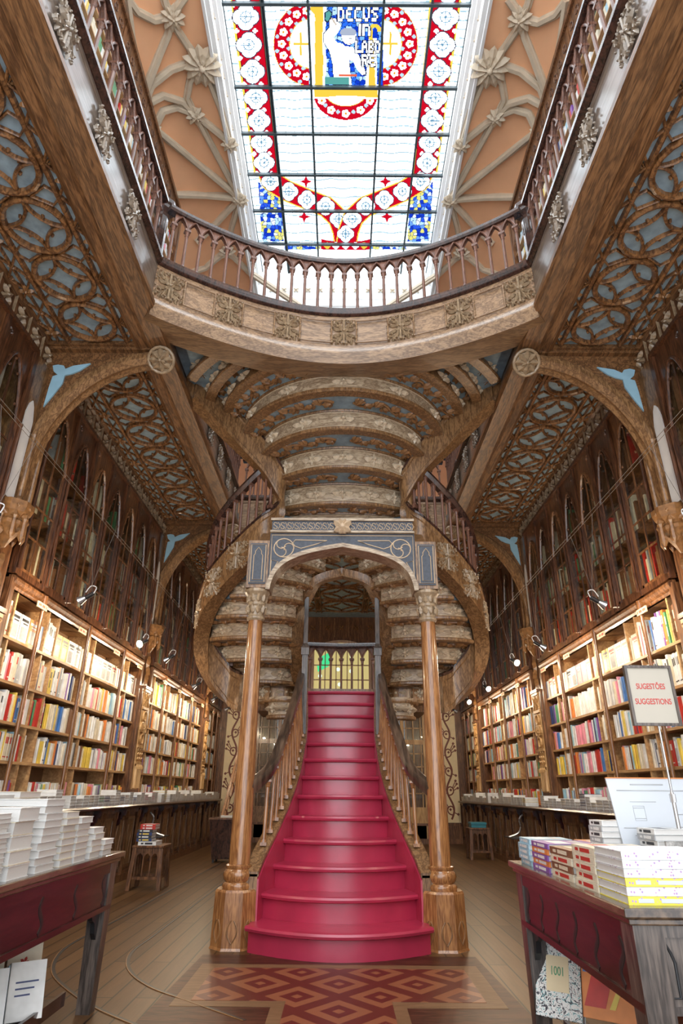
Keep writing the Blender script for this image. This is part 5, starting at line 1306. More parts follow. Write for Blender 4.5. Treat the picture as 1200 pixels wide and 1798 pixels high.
# spotlights on hanging wires -----------------------------------------
def spotlight(p, sg, label, aim, on=True, power=None):
    t = thing('spotlight', p, label, 'lamp', 'halogen spotlights on wires'); p = Vector(p); a = Vector(aim).normalized()
    s_ = a.cross(Z).normalized(); u_ = s_.cross(a)
    q = MB(); ring = lambda r, d: [p+a*d+s_*r*math.cos(2*PI*i/12)+u_*r*math.sin(2*PI*i/12) for i in range(12)]
    R = [ring(0.018, -0.12), ring(0.026, -0.11), ring(0.026, -0.02)]; vs = sum(R, []); fs = [tuple(range(11, -1, -1))]+[(j*12+i, j*12+(i+1) % 12, (j+1)*12+(i+1) % 12, (j+1)*12+i) for j in range(2) for i in range(12)]+[tuple(24+i for i in range(12))]
    q.add(vs, fs); q.build('lamp_body', BLACK, t)
    q = MB(); R = [ring(0.026, -0.02), ring(0.04, 0.02), ring(0.055, 0.06), ring(0.05, 0.06), ring(0.035, 0.02), ring(0.01, -0.01)]; vs = sum(R, []); fs = [(j*12+i, j*12+(i+1) % 12, (j+1)*12+(i+1) % 12, (j+1)*12+i) for j in range(5) for i in range(12)]
    q.add(vs, fs); q.build('reflector', METAL, t)
    q = MB(); q.dome(p+a*0.02, a, s_, 0.018, 0.025); q.build('bulb', BULB, t)
    q = MB(); q.tube(cr_path([p-a*0.12, p-a*0.17+u_*0.05, p-a*0.12+u_*0.10, p-a*0.04+u_*0.06], 5), 0.006, 6); q.build('cable_loop', WHITE, t)
    q = MB(); q.tube([p-a*0.1, Vector((sg*2.9, p.y-0.25, 4.25))], 0.0022, 5); q.tube([p-a*0.03, Vector((sg*2.78, p.y+0.2, 4.17))], 0.0022, 5); q.build('hanger_wire', WIRE, t)
    l = bpy.data.lights.new('halogen_light', 'POINT'); l.energy = power or LAMP_W; l.color = (1.0, 0.80, 0.56); l.shadow_soft_size = 0.05
    o = bpy.data.objects.new('halogen_light', l); COL.objects.link(o); o.parent = t; o.location = a*0.10
for sg, sd in ((-1, 'left'), (1, 'right')):
    for j, (y, z_, dx_) in enumerate([(4.6, 3.3, 0), (6.72, 3.26, 0), (8.95, 3.25, 0), (10.4, 3.3, 0), (12.6, 3.2, 0), (14.6, 3.2, 0), (16.4, 3.2, 0)]):
        pos = ['just outside the picture edge', 'before the second bay shelves', 'over the middle of the second bay', 'by the carved pilaster behind the stair', 'at the start of the third bay', 'in the middle of the third bay', 'farthest along, by the last pilaster'][j]
        spotlight((sg*2.92, y, z_), sg, 'small silver halogen spotlight above the %s counter, %s' % (sd, pos), (sg*0.3, -0.75, -0.45) if (sg < 0 and j == 2) or (sg > 0 and j in (3, 4, 5)) else (sg*0.8, 0.1, -0.45))
    for xx, zz in ((2.9, 4.25), (2.78, 4.17)):
        q = MB(); q.tube([(sg*xx, 2.0, zz), (sg*xx, 19.1, zz)], 0.0025, 5); o = q.build('suspension_wire', WIRE); tag(o, 'thin taut steel wire running above the %s counter, %s one' % (sd, 'higher' if zz > 4.2 else 'lower'), 'wire', None)
# ================================================================== remaining shelf books, one object
o = RESTB.build('book_rows', [BM[n] for n in CN]+[PAPER], None)
tag(o, 'many small upright books filling the farther shelves, glazed cases and upper floor', 'books', None, 'stuff')

# ------------------------------------------------------------------ lying books
LB = {}
def lying_unit(c):
    if c in LB: return LB[c]
    q = MB(); q.box((-0.5, -0.5, 0), (0.5, 0.5, 0.07), 0); q.box((-0.5, -0.5, 0.93), (0.5, 0.5, 1), 0); q.box((-0.5, -0.5, 0.07), (-0.475, 0.5, 0.93), 0)
    q.box((-0.503, -0.30, 0.25), (-0.5, 0.12, 0.75), 1); q.box((-0.503, 0.2, 0.3), (-0.5, 0.34, 0.7), 1)
    q.box((-0.30, -0.36, 1.0), (0.0, 0.36, 1.004), 1); q.box((0.12, -0.30, 1.0), (0.30, 0.30, 1.004), 2)
    a = q.build('book', [BM[c], BM[textcol(c)], BM['grey']], None, local=True)
    p = MB(); p.box((-0.475, -0.48, 0.07), (0.485, 0.48, 0.93)); b = p.build('pages', PAPER, None, local=True)
    LB[c] = (a.data, b.data); bpy.data.objects.remove(a); bpy.data.objects.remove(b); return LB[c]
def lie(x, y, z, w_, d_, t, c, rz, label, group=None, pages=True):
    me, mp = lying_unit(c); o = bpy.data.objects.new('book', me); COL.objects.link(o)
    o.location = (x, y, z); o.scale = (w_, d_, t); o.rotation_euler = (0, 0, rz); tag(o, label, 'book', group)
    if pages:
        p = bpy.data.objects.new('pages', mp); COL.objects.link(p); p.parent = o
    return o
HT = ['bottom', 'second', 'third', 'fourth', 'fifth', 'sixth', 'seventh', 'eighth', 'ninth', 'tenth', 'eleventh', 'twelfth', 'thirteenth', 'fourteenth']
rs_ = random.Random(21)
def stack(x, y, z, n, t, w_, d_, cols, rz, where, jit=0.006, noun='book'):
    for i in range(n):
        c = cols[i % len(cols)] if isinstance(cols, list) else cols
        pos = 'topmost' if i == n-1 and n > 1 else ('bottom' if i == 0 else HT[i]+' up')
        lie(x+rs_.uniform(-jit, jit), y+rs_.uniform(-jit, jit), z+i*(t+0.0008), w_, d_, t, c, rz+rs_.uniform(-0.02, 0.02), '%s %s, %s in the %s' % (c, noun, pos, where))
    return z+n*(t+0.0008)

# ------------------------------------------------------------------ display tables
TZ = 0.90
def table(sg, x0, x1, y0, y1, sd):
    t = thing('display_table', (sg*(x0+x1)/2, (y0+y1)/2, 0), 'dark red wooden book table with carved wave slots in the apron, %s foreground' % sd, 'table')
    q = MB(); q.box((x0, y0, TZ-0.035), (x1, y1, TZ)); q.box((x0+0.02, y0+0.02, TZ-0.06), (x1-0.02, y1-0.02, TZ-0.035)); q.sx(sg).build('tabletop', MATS['table_top'], t, bevel=0.006)
    for side in ('inner', 'outer', 'near', 'far'):
        q = MB()
        if side in ('inner', 'outer'):
            xa = x0+0.05 if side == 'inner' else x1-0.08; q.box((xa, y0+0.06, 0.56), (xa+0.03, y1-0.06, TZ-0.06)); up = (-1, 0, 0)
            if side == 'inner':
                q.box((xa-0.012, y0+0.05, TZ-0.12), (xa, y1-0.05, TZ-0.06)); q.box((xa-0.012, y0+0.05, 0.56), (xa, y1-0.05, 0.59))
                n = 6
                for i in range(n):
                    yy = y0+0.22+(y1-y0-0.44)*i/(n-1)
                    q.relief([(xa, yy+0.03*math.sin(k/12*2*PI)+0.01, 0.60+0.17*k/12) for k in range(13)], 0.017, 0.003, up, 1)
        else:
            ya = y0+0.05 if side == 'near' else y1-0.08; q.box((x0+0.06, ya, 0.56), (x1-0.06, ya+0.03, TZ-0.06))
            if side == 'near':
                q.box((x0+0.06, ya-0.012, TZ-0.10), (x1-0.06, ya, TZ-0.06)); q.box((x0+0.06, ya-0.012, 0.56), (x1-0.06, ya, 0.585)); up = (0, -1, 0)
                q.relief([(x0+0.12, ya, 0.61), (x0+0.12, ya, 0.72), (x0+0.13, ya, 0.75), (x0+0.15, ya, 0.79), (x0+0.17, ya, 0.75), (x0+0.18, ya, 0.72), (x0+0.18, ya, 0.61)], 0.006, 0.006, up, 1, closed=True)
                for cx in (x0+0.42, x0+0.78):
                    q.relief([(cx-0.16, ya, 0.70), (cx-0.13, ya, 0.74), (cx-0.09, ya, 0.755), (cx-0.07, ya, 0.80), (cx, ya, 0.79), (cx+0.07, ya, 0.80), (cx+0.09, ya, 0.755), (cx+0.13, ya, 0.74), (cx+0.16, ya, 0.70), (cx+0.12, ya, 0.65), (cx+0.08, ya, 0.63), (cx, ya, 0.60), (cx-0.08, ya, 0.63), (cx-0.12, ya, 0.65)], 0.007, 0.006, up, 1, closed=True)
        q.sx(sg).build('apron', [GREYW if side == 'near' else MAHO, BLACK], t)
    for xx in (x0+0.035, x1-0.155):
        for yy in (y0+0.035, y1-0.155):
            q = MB(); q.hexa([(xx+0.01, yy+0.01, 0), (xx+0.10, yy+0.01, 0), (xx+0.10, yy+0.10, 0), (xx+0.01, yy+0.10, 0), (xx, yy, TZ-0.06), (xx+0.12, yy, TZ-0.06), (xx+0.12, yy+0.12, TZ-0.06), (xx, yy+0.12, TZ-0.06)])
            q.sx(sg).build('leg', GREYW, t)
    # corner bracket and lower rack
    q = MB(); q.prism([(x0+0.07, y1-0.16, 0.56), (x0+0.07, y1-0.30, 0.56), (x0+0.07, y1-0.27, 0.52), (x0+0.07, y1-0.22, 0.50), (x0+0.07, y1-0.20, 0.44), (x0+0.07, y1-0.16, 0.40)], (0.03, 0, 0)); q.sx(sg).build('corner_bracket', BLACK, t)
    q = MB(); q.box((x0+0.16, y0+0.1, 0.10), (x1-0.1, y1-0.35 if sg < 0 else y1-0.3, 0.13)); q.hexa([(x0+0.50, y0+0.1, 0.13), (x0+0.53, y0+0.1, 0.13), (x0+0.53, y1-0.35, 0.13), (x0+0.50, y1-0.35, 0.13), (x0+0.60, y0+0.1, 0.54), (x0+0.63, y0+0.1, 0.54), (x0+0.63, y1-0.35, 0.54), (x0+0.60, y1-0.35, 0.54)])
    q.box((x0+0.14, y0+0.1, 0.10), (x0+0.16, y1-0.35, 0.17)); q.sx(sg).build('book_rack', DARK, t)
    return t
wood('table_top', (0.05, 0.03, 0.02), (0.16, 0.10, 0.06), 0.22, stretch=(1, 8, 1), bump=0.05, coat=0.4)
table(-1, 1.53, 2.55, 2.2, 4.98, 'left'); table(1, 1.09, 2.5, 2.76, 4.55, 'right')

# stacks on the left table (right-hand edge first, far to near)
row = [(4.72, 3, 0.030, 0.17, 0.24, 'white'), (4.50, 5, 0.034, 0.17, 0.24, 'white'), (4.24, 7, 0.034, 0.19, 0.26, 'white'), (4.02, 8, 0.034, 0.18, 0.26, 'cream'), (3.75, 10, 0.034, 0.23, 0.28, 'white'), (3.44, 5, 0.062, 0.22, 0.28, 'white'), (3.14, 14, 0.020, 0.30, 0.30, 'white')]
nm = ['shortest stack at the left table corner', 'edge stack second from far corner, left table', 'edge stack third from far corner, left table', 'edge stack fourth from far corner, left table', 'tall long edge stack on the left table', 'stack of thick volumes on the left table', 'pile of thin magazines on the left table']
for (y, n, t, w_, d_, c), wh in zip(row, nm):
    stack(-1.57-d_/2, y, TZ, n, t, d_, w_, ['white', 'cream'] if c == 'white' and n < 8 else c, 0.0 if y > 3.3 else 0.05, wh, jit=0.008, noun='magazine' if n == 14 else 'book')
row2 = [(4.05, 11, 0.034, 'cream'), (3.72, 10, 0.036, 'white'), (3.38, 9, 0.040, 'pale blue'), (3.02, 9, 0.04, 'pale blue')]
for k, (y, n, t, c) in enumerate(row2):
    stack(-1.99, y, TZ, n, t, 0.26, 0.27, [c, 'white'], 0.0 if k < 2 else PI/2, ['middle row stack farthest', 'middle row stack second farthest', 'middle row stack third', 'middle row stack nearest'][k]+' on left table')
row3 = [(4.55, 10, 0.035, 'white'), (4.2, 11, 0.036, 'cream'), (3.8, 9, 0.042, 'orange'), (3.4, 11, 0.042, 'grey')]
for k, (y, n, t, c) in enumerate(row3):
    stack(-2.34, y, TZ, n, t, 0.26, 0.28, [c, 'white'] if c == 'white' else c, PI/2 if k > 1 else 0, 'back row stack %s on left table' % ['farthest', 'second farthest', 'third', 'nearest'][k])
# stacks on the right table
rt = [(4.30, 5, 0.028, 'pale blue', 0.26, 0.24), (3.98, 5, 0.028, 'purple', 0.30, 0.30), (3.62, 4, 0.034, 'brown', 0.30, 0.32), (3.28, 5, 0.034, 'cream', 0.30, 0.28)]
nm = ['farthest stack', 'second farthest stack', 'third stack', 'fourth stack']
for k, (y, n, t, c, w_, d_) in enumerate(rt):
    z_ = stack(1.14+w_/2, y, TZ, n, t, w_, d_, [c, 'orange'] if c == 'purple' else ['cream', c] if c == 'brown' else [c], 0, nm[k]+' along the right table inner edge')
stack(1.60, 4.25, TZ, 5, 0.026, 0.26, 0.24, ['orange', 'white'], PI/2, 'low stack second in, far edge, right table')
stack(1.62, 3.92, TZ, 5, 0.026, 0.26, 0.30, ['orange', 'white'], PI/2, 'orange topped stack in the middle of the right table')
stack(1.66, 3.50, TZ, 9, 0.026, 0.22, 0.16, ['white', 'grey'], 0.1, 'tall stack before the white board', noun='booklet')
stack(1.48, 3.72, TZ, 10, 0.026, 0.20, 0.16, ['grey', 'white'], 0.05, 'stack of booklets leaning beside the white board', noun='booklet')
# wide dotted colouring books at the near corner
def dotted(c_edge):
    n = 'dotted_cover_'+c_edge; mt, nt, b = nodes(n); L = nt.links
    tc = N(nt, 'ShaderNodeTexCoord'); v = N(nt, 'ShaderNodeTexVoronoi'); v.inputs['Scale'].default_value = 55; L.new(tc.outputs['Object'], v.inputs[0])
    base = (0.85, 0.87, 0.88) if c_edge == 'white' else (0.80, 0.70, 0.08)
    rp = ramp(nt, [(0.0, (0.25, 0.35, 0.6)), (0.22, (0.55, 0.25, 0.45)), (0.25, base), (1.0, base)]); L.new(v.outputs['Distance'], rp.inputs[0]); L.new(rp.outputs[0], b.inputs['Base Color']); b.inputs['Roughness'].default_value = 0.35; return mt
DW, DY = dotted('white'), dotted('yellow')
for xx, where in ((1.33, 'dotted books at the right table corner'), (1.75, 'dotted books at the right picture edge')):
    for i in range(6):
        z_ = TZ+i*0.0312; y = i < 3 and i % 2 == 0 or False
        q = MB(); w2, d2, t_ = 0.19, 0.15, 0.030
        q.box((xx-w2, 2.98-d2, z_), (xx+w2, 2.98+d2, z_+0.003)); q.box((xx-w2, 2.98-d2, z_+t_-0.003), (xx+w2, 2.98+d2, z_+t_)); q.box((xx-w2, 2.98-d2, z_+0.003), (xx+w2, 2.98-d2+0.005, z_+t_-0.003))
        c = 'yellow' if i in (0, 2) else 'white'
        if c == 'yellow':
            q.box((xx-0.06, 2.98-d2-0.0015, z_+0.008), (xx+0.07, 2.98-d2, z_+0.022), 1); q.box((xx-0.15, 2.98-d2-0.0015, z_+0.008), (xx-0.09, 2.98-d2, z_+0.022), 1)
        o = q.build('book', [DY if c == 'yellow' else DW, PAPERW], None); tag(o, '%s wide book, %s in the %s' % (c, 'topmost' if i == 5 else ('bottom' if i == 0 else HT[i]+' up'), where), 'book')
        p = MB(); p.box((xx-w2+0.004, 2.98-d2+0.006, z_+0.003), (xx+w2-0.003, 2.98+d2-0.003, z_+t_-0.003)); p.build('pages', PAPER, o)

# text helper -----------------------------------------------------------
def text_mesh(body, size, mat, parent, loc, rot, sx_=1.0, name='lettering', ext=0.0006):
    cu_ = bpy.data.curves.new('t', 'FONT'); cu_.body = body; cu_.size = size; cu_.align_x = 'CENTER'; cu_.align_y = 'CENTER'; cu_.extrude = ext; cu_.offset = size*0.012
    to = bpy.data.objects.new('t', cu_); COL.objects.link(to); dg = bpy.context.evaluated_depsgraph_get(); me = bpy.data.meshes.new_from_object(to.evaluated_get(dg)); bpy.data.objects.remove(to)
    me.name = name; me.materials.clear(); me.materials.append(mat); o = bpy.data.objects.new(name, me); COL.objects.link(o); o.scale = (sx_, 1, 1); o.rotation_euler = rot
    o.parent = parent; o.location = Vector(loc)-parent.matrix_basis.translation; return o
# sign on a pole
sx0, sy0, sz0 = 1.70, 3.46, 1.79
t = thing('sign_stand', (sx0, sy0, TZ), 'framed suggestions sign on a thin metal pole standing on the right table', 'sign')
q = MB(); w2, h2 = 0.115, 0.145
for a, b in (((-w2-0.014, -h2-0.014), (w2+0.014, -h2)), ((-w2-0.014, h2), (w2+0.014, h2+0.014)), ((-w2-0.014, -h2), (-w2, h2)), ((w2, -h2), (w2+0.014, h2))):
    q.box((sx0+a[0], sy0-0.012, sz0+a[1]), (sx0+b[0], sy0+0.012, sz0+b[1]))
q.build('frame', GREYW, t)
q = MB(); q.box((sx0-w2, sy0-0.004, sz0-h2), (sx0+w2, sy0+0.006, sz0+h2)); q.build('sign_card', SIGNC, t)
text_mesh('SUGEST\u00d5ES', 0.042, INKR, t, (sx0, sy0-0.005, sz0+0.045), (PI/2, 0, 0), 0.72); text_mesh('SUGGESTIONS', 0.042, INKR, t, (sx0, sy0-0.005, sz0-0.035), (PI/2, 0, 0), 0.72)
q = MB(); q.lathe([(0.006, 0), (0.006, sz0-h2-TZ)], (sx0+0.01, sy0+0.01, TZ), 10); q.lathe([(0.010, 0.0), (0.010, 0.40), (0.007, 0.41)], (sx0+0.01, sy0+0.01, TZ), 10); q.lathe([(0.06, 0), (0.06, 0.008), (0.012, 0.015)], (sx0+0.01, sy0+0.01, TZ), 20); q.lathe([(0.014, 0.36), (0.014, 0.40)], (sx0+0.01, sy0+0.01, TZ), 8); q.build('pole', METAL, t, smooth=True)
# white board
t = thing('notice_board', (1.95, 3.62, TZ), 'large white printed board with thin orange edge leaning on the right table', 'board')
q = MB(); q.hexa([(1.49, 3.60, TZ), (2.4, 3.60, TZ), (2.4, 3.612, TZ), (1.49, 3.612, TZ), (1.455, 3.66, TZ+0.475), (2.4, 3.66, TZ+0.475), (2.4, 3.672, TZ+0.475), (1.455, 3.672, TZ+0.475)]); q.build('panel', PAPERW, t)
q = MB(); q.box((1.455, 3.655, TZ+0.475), (2.4, 3.675, TZ+0.480)); q.build('orange_edge', BM['orange'], t)
q = MB()
def bd(x, z_): return (x, 3.60+0.06*(z_/0.475)-0.002, TZ+z_)
for x0_, x1_, z_, r_ in ((1.58, 1.76, 0.445, .0025), (1.50, 1.9, 0.415, .002), (1.56, 1.70, 0.36, .001), (1.57, 1.63, 0.33, .001), (1.57, 1.63, 0.28, .001), (1.5, 1.62, 0.235, .0015), (1.55, 1.6, 0.2, .001), (1.78, 1.84, 0.3, .0015), (1.78, 1.84, 0.24, .0015), (1.5, 1.58, 0.14, .001)):
    q.relief([bd(x0_, z_), bd(x1_, z_)], r_*1.3, 0.001, (0, -1, 0))
q.relief([bd(1.57, 0.34), bd(1.63, 0.34), bd(1.63, 0.27), bd(1.57, 0.27)], .0012, 0.001, (0, -1, 0), closed=True); q.build('faint_print', BM['grey'], t)
# postcards standing in front
q = MB(); q.box((1.58, 3.36, TZ), (1.71, 3.375, TZ+0.19)); o = q.build('picture_card', BM['green'] if False else plain('drawn_card', (0.42, 0.40, 0.38), 0.5, 0.6, scale=60), None); tag(o, 'small upright card with a drawing of an arched red staircase', 'card')
q = MB(); 
for r_, c in ((0.05, 0), (0.035, 1), (0.02, 0)): q.relief([(1.645+r_*math.cos(a), 3.359, TZ+0.09+r_*1.2*math.sin(a)) for a in [i*PI/8 for i in range(9)]], 0.006, 0.002, (0, -1, 0), c)
q.box((1.61, 3.357, TZ+0.01), (1.68, 3.36, TZ+0.07), 2); q.build('card_drawing', [BM['green'], BM['pink'], BM['orange']], o)
for k, (x_, c) in enumerate(((1.735, 'white'), (1.79, 'pale blue'), (1.845, 'white'))):
    q = MB(); q.box((x_, 3.38, TZ), (x_+0.05, 3.39, TZ+0.185)); o = q.build('card', BM[c]); tag(o, '%s narrow card standing %s beside the drawn staircase card' % (c, ['immediately', 'second', 'third'][k]), 'card')
# books under the tables
def leaning(c, parts, verts, label, cat='book'):
    q = MB(); q.hexa(verts); o = q.build('book', parts[0]); tag(o, label, cat); return o
mt, nt, b = nodes('black_white_scribble'); tc = N(nt, 'ShaderNodeTexCoord'); v = N(nt, 'ShaderNodeTexNoise'); v.inputs['Scale'].default_value = 28; v.inputs['Distortion'].default_value = 2.5; nt.links.new(tc.outputs['Object'], v.inputs[0])
rp = ramp(nt, [(0.40, (0.03, 0.03, 0.04)), (0.45, (0.8, 0.78, 0.74)), (0.56, (0.8, 0.78, 0.74)), (0.60, (0.3, 0.55, 0.55)), (0.66, (0.05, 0.05, 0.06))]); nt.links.new(v.outputs[0], rp.inputs[0]); nt.links.new(rp.outputs[0], b.inputs['Base Color']); SCR = mt
def slab(c, rx, rz, w_, h_, d_, mat, label):
    """upright book standing at c (bottom centre), leaning back by rx and turned by rz"""
    q = MB(); q.box((-w_/2, -d_/2, 0), (w_/2, -d_/2+0.004, h_)); q.box((-w_/2, d_/2-0.004, 0), (w_/2, d_/2, h_)); q.box((-w_/2, -d_/2, 0), (-w_/2+0.004, d_/2, h_))
    o = q.build('book', mat, None, local=True); o.location = c; o.rotation_euler = (rx, 0, rz); tag(o, label, 'book')
    p = MB(); p.box((-w_/2+0.005, -d_/2+0.004, 0.003), (w_/2-0.004, d_/2-0.004, h_-0.003)); p.build('pages', PAPER, o, local=True); return o
o = slab(tuple(P(985, 1790, z=0.14)), -0.32, -0.60, 0.26, 0.40, 0.06, SCR, 'thick black and white patterned book leaning under the right table')
q = MB(); q.box((-0.065, -0.0335, 0.12), (0.065, -0.031, 0.29)); q.build('title_label', CREAMP, o, local=True)
tm = text_mesh('1001', 0.07, BM['green'], o, (0, -0.035, 0.27), (PI/2, 0, 0), 0.75); tm.location = (0, -0.035, 0.215); tm.scale = (0.6, 0.85, 1)
o = slab(tuple(P(1075, 1795, z=0.20)), -0.30, -0.60, 0.28, 0.40, 0.04, BM['orange'], 'red and yellow illustrated book leaning under the right table')
q = MB(); q.prism([(-0.13, -0.0215, 0.05), (-0.02, -0.0215, 0.05), (0.08, -0.0215, 0.36), (-0.03, -0.0215, 0.36)], (0, -0.001, 0), 0); q.dome((0.05, -0.022, 0.30), (0, -1, 0), (1, 0, 0), 0.075, 0.003, 1, 16); q.prism([(0.0, -0.0225, 0.05), (0.03, -0.0225, 0.05), (0.12, -0.0225, 0.25), (0.10, -0.0225, 0.25)], (0, -0.001, 0), 2); q.prism([(-0.13, -0.0215, 0.2), (-0.10, -0.0215, 0.2), (-0.06, -0.0215, 0.38), (-0.13, -0.0215, 0.38)], (0, -0.001, 0), 3)
q.build('cover_picture', [BM['red'], BM['red'], BM['yellow'], BM['blue']], o, local=True)
slab((1.62, 2.95, 0.14), -0.28, -0.7, 0.22, 0.32, 0.03, BM['white'], 'pale book leaning beside the red and yellow book under the right table')
o = slab((-1.86, 4.42, 0.135), -0.30, 0.60, 0.19, 0.36, 0.05, BM['cream'], 'cream book with a small red flower leaning under the left table, upper one')
q = MB(); q.flower((0, -0.026, 0.22), (0, -1, 0), (1, 0, 0), 0.03, 5, h=0.1); q.build('cover_flower', INKR, o, local=True)
slab((-1.98, 4.20, 0.135), -0.30, 0.60, 0.19, 0.36, 0.05, BM['cream'], 'plain cream book leaning at the left picture edge under the left table')
o = slab((-1.74, 4.22, 0.135), -0.35, 0.60, 0.19, 0.27, 0.05, BM['white'], 'white book with blue spine leaning under the left table, lower one')
q = MB(); q.box((-0.106, -0.026, 0), (-0.10, 0.026, 0.26)); q.build('blue_spine', BM['pale blue'], o, local=True)
q = MB(); [q.box((-0.06, -0.0265, 0.17-i*0.03), (0.06-0.02*i, -0.025, 0.178-i*0.03)) for i in range(3)]; q.build('cover_print', BM['navy'], o, local=True)
slab((-1.86, 4.02, 0.135), -0.35, 0.60, 0.19, 0.27, 0.05, BM['white'], 'white book at the bottom left corner under the left table')

# ------------------------------------------------------------------ stools
def stool(x, y, w_, h_, label):
    t = thing('stool', (x, y, 0), label, 'stool'); r_ = w_/2
    q = MB(); q.box((x-r_-0.01, y-r_-0.01, h_-0.03), (x+r_+0.01, y+r_+0.01, h_)); q.build('seat', BROWN, t, bevel=0.005)
    for i in (-1, 1):
        for j in (-1, 1):
            q = MB(); a = (x+i*(r_-0.03), y+j*(r_-0.03)); b = (x+i*(r_+0.0), y+j*(r_+0.0))
            q.hexa([(b[0]-.028, b[1]-.028, 0), (b[0]+.028, b[1]-.028, 0), (b[0]+.028, b[1]+.028, 0), (b[0]-.028, b[1]+.028, 0), (a[0]-.028, a[1]-.028, h_-.03), (a[0]+.028, a[1]-.028, h_-.03), (a[0]+.028, a[1]+.028, h_-.03), (a[0]-.028, a[1]+.028, h_-.03)]); q.build('leg', BROWN, t)
    for ax in (0, 1):
        for s_ in (-1, 1):
            q = MB()
            def bx(u0_, u1_, z0_, z1_, mi=0):
                c = s_*(r_-0.03)
                if ax == 0: q.box((x+u0_, y+c-0.01, z0_), (x+u1_, y+c+0.01, z1_), mi)
                else: q.box((x+c-0.01, y+u0_, z0_), (x+c+0.01, y+u1_, z1_), mi)
            bx(-r_+0.03, r_-0.03, h_-0.09, h_-0.03); bx(-r_+0.03, r_-0.03, 0.13, 0.165)
            for k in range(4): u = -r_+0.06+(2*r_-0.12)*k/3; bx(u-0.009, u+0.009, 0.16, h_-0.08)
            for k in range(3):
                u = -r_+0.06+(2*r_-0.12)*(k+0.5)/3; hw = (2*r_-0.12)/6
                for m_ in range(8):
                    ua = -1+m_/4; ub = ua+0.25; f = lambda v: h_-0.16+0.06*(1-abs(v)**1.6); c = s_*(r_-0.03)
                    pa, pb = (u+hw*ua, f(ua)), (u+hw*ub, f(ub))
                    if ax == 0: q.hexa([(x+pa[0], y+c-.008, pa[1]), (x+pb[0], y+c-.008, pb[1]), (x+pb[0], y+c+.008, pb[1]), (x+pa[0], y+c+.008, pa[1]), (x+pa[0], y+c-.008, h_-.08), (x+pb[0], y+c-.008, h_-.08), (x+pb[0], y+c+.008, h_-.08), (x+pa[0], y+c+.008, h_-.08)])
                    else: q.hexa([(x+c-.008, y+pa[0], pa[1]), (x+c+.008, y+pa[0], pa[1]), (x+c+.008, y+pb[0], pb[1]), (x+c-.008, y+pb[0], pb[1]), (x+c-.008, y+pa[0], h_-.08), (x+c+.008, y+pa[0], h_-.08), (x+c+.008, y+pb[0], h_-.08), (x+c-.008, y+pb[0], h_-.08)])
            q.build('gothic_apron', BROWN, t)
stool(-2.78, 10.3, 0.44, 0.56, 'small dark gothic stool with arched sides holding books, before the left counter')
stool(3.0, 15.0, 0.44, 0.60, 'small dark stool beside the far right counter with a teal box on it')
z_ = stack(-2.80, 10.25, 0.56, 1, 0.05, 0.34, 0.26, 'white', PI/2, 'pile on the small left stool', 0.0)
z_ = stack(-2.86, 10.22, z_, 4, 0.038, 0.26, 0.22, ['navy', 'black'], PI/2, 'dark books with red titles on the left stool', 0.005)
for i in range(2): lie(-2.82, 10.22, z_+i*0.034, 0.26, 0.22, 0.033, 'red', PI/2, 'red book, %s on the pile on the left stool' % ('second from top' if i == 0 else 'topmost'))
stack(-2.68, 10.36, 0.611, 4, 0.04, 0.02+0.17, 0.2, 'cream', PI, 'cream pile at the back right of the left stool', 0.0) if False else None
q = MB(); q.box((2.84, 14.85, 0.60), (3.16, 15.15, 0.70)); q.box((2.83, 14.84, 0.66), (3.17, 15.16, 0.705)); o = q.build('storage_box', plain('teal_box', (0.03, 0.20, 0.26), 0.35), None, bevel=0.004); tag(o, 'glossy teal box lying on the far right stool', 'box')
# tapering waste box
t = thing('planter_box', (-2.33, 14.0, 0), 'tapered dark wooden box on small feet behind the left column', 'box')
x, y = -2.33, 14.0; q = MB(); a, b = 0.20, 0.29
q.hexa([(x-a, y-a, 0.06), (x+a, y-a, 0.06), (x+a, y+a, 0.06), (x-a, y+a, 0.06), (x-b, y-b, 0.78), (x+b, y-b, 0.78), (x+b, y+b, 0.78), (x-b, y+b, 0.78)]); q.build('box_body', DARK, t)
q = MB(); q.sweep([(x-b, y-b, 0.78), (x+b, y-b, 0.78), (x+b, y+b, 0.78), (x-b, y+b, 0.78)], [(-0.015, -0.02), (-0.015, 0.01), (0.015, 0.01), (0.015, -0.02)], closed=True, level=True); q.build('rim', BROWN, t)
for i in (-1, 1):
    for j in (-1, 1): q = MB(); q.box((x+i*(a-0.03)-0.02, y+j*(a-0.03)-0.02, 0), (x+i*(a-0.03)+0.02, y+j*(a-0.03)+0.02, 0.06)); q.build('foot', BLACK, t)
lie(-2.30, 14.0, 0.791, 0.26, 0.2, 0.04, 'cream', 0, 'cream booklet lying on the tapered dark box')
# metal book stands hooked to the counters
for sg, yy, sd in ((-1, 12.1, 'left'), (1, 12.6, 'right')):
    t = thing('folding_tray', (sg*3.2, yy, 0.5), 'grey metal folding tray bracket fixed to the %s counter front' % sd, 'bracket')
    q = MB(); q.tube(cr_path([(3.37, yy, 0.93), (3.30, yy, 0.85), (3.31, yy, 0.72), (3.25, yy, 0.62), (3.08, yy, 0.56)], 5), 0.018, 6); q.sx(sg).build('arm', METAL, t)
    q = MB(); q.box((3.06, yy-0.3, 0.545), (3.37, yy+0.3, 0.56)); q.sx(sg).build('tray_plate', BLACK, t)

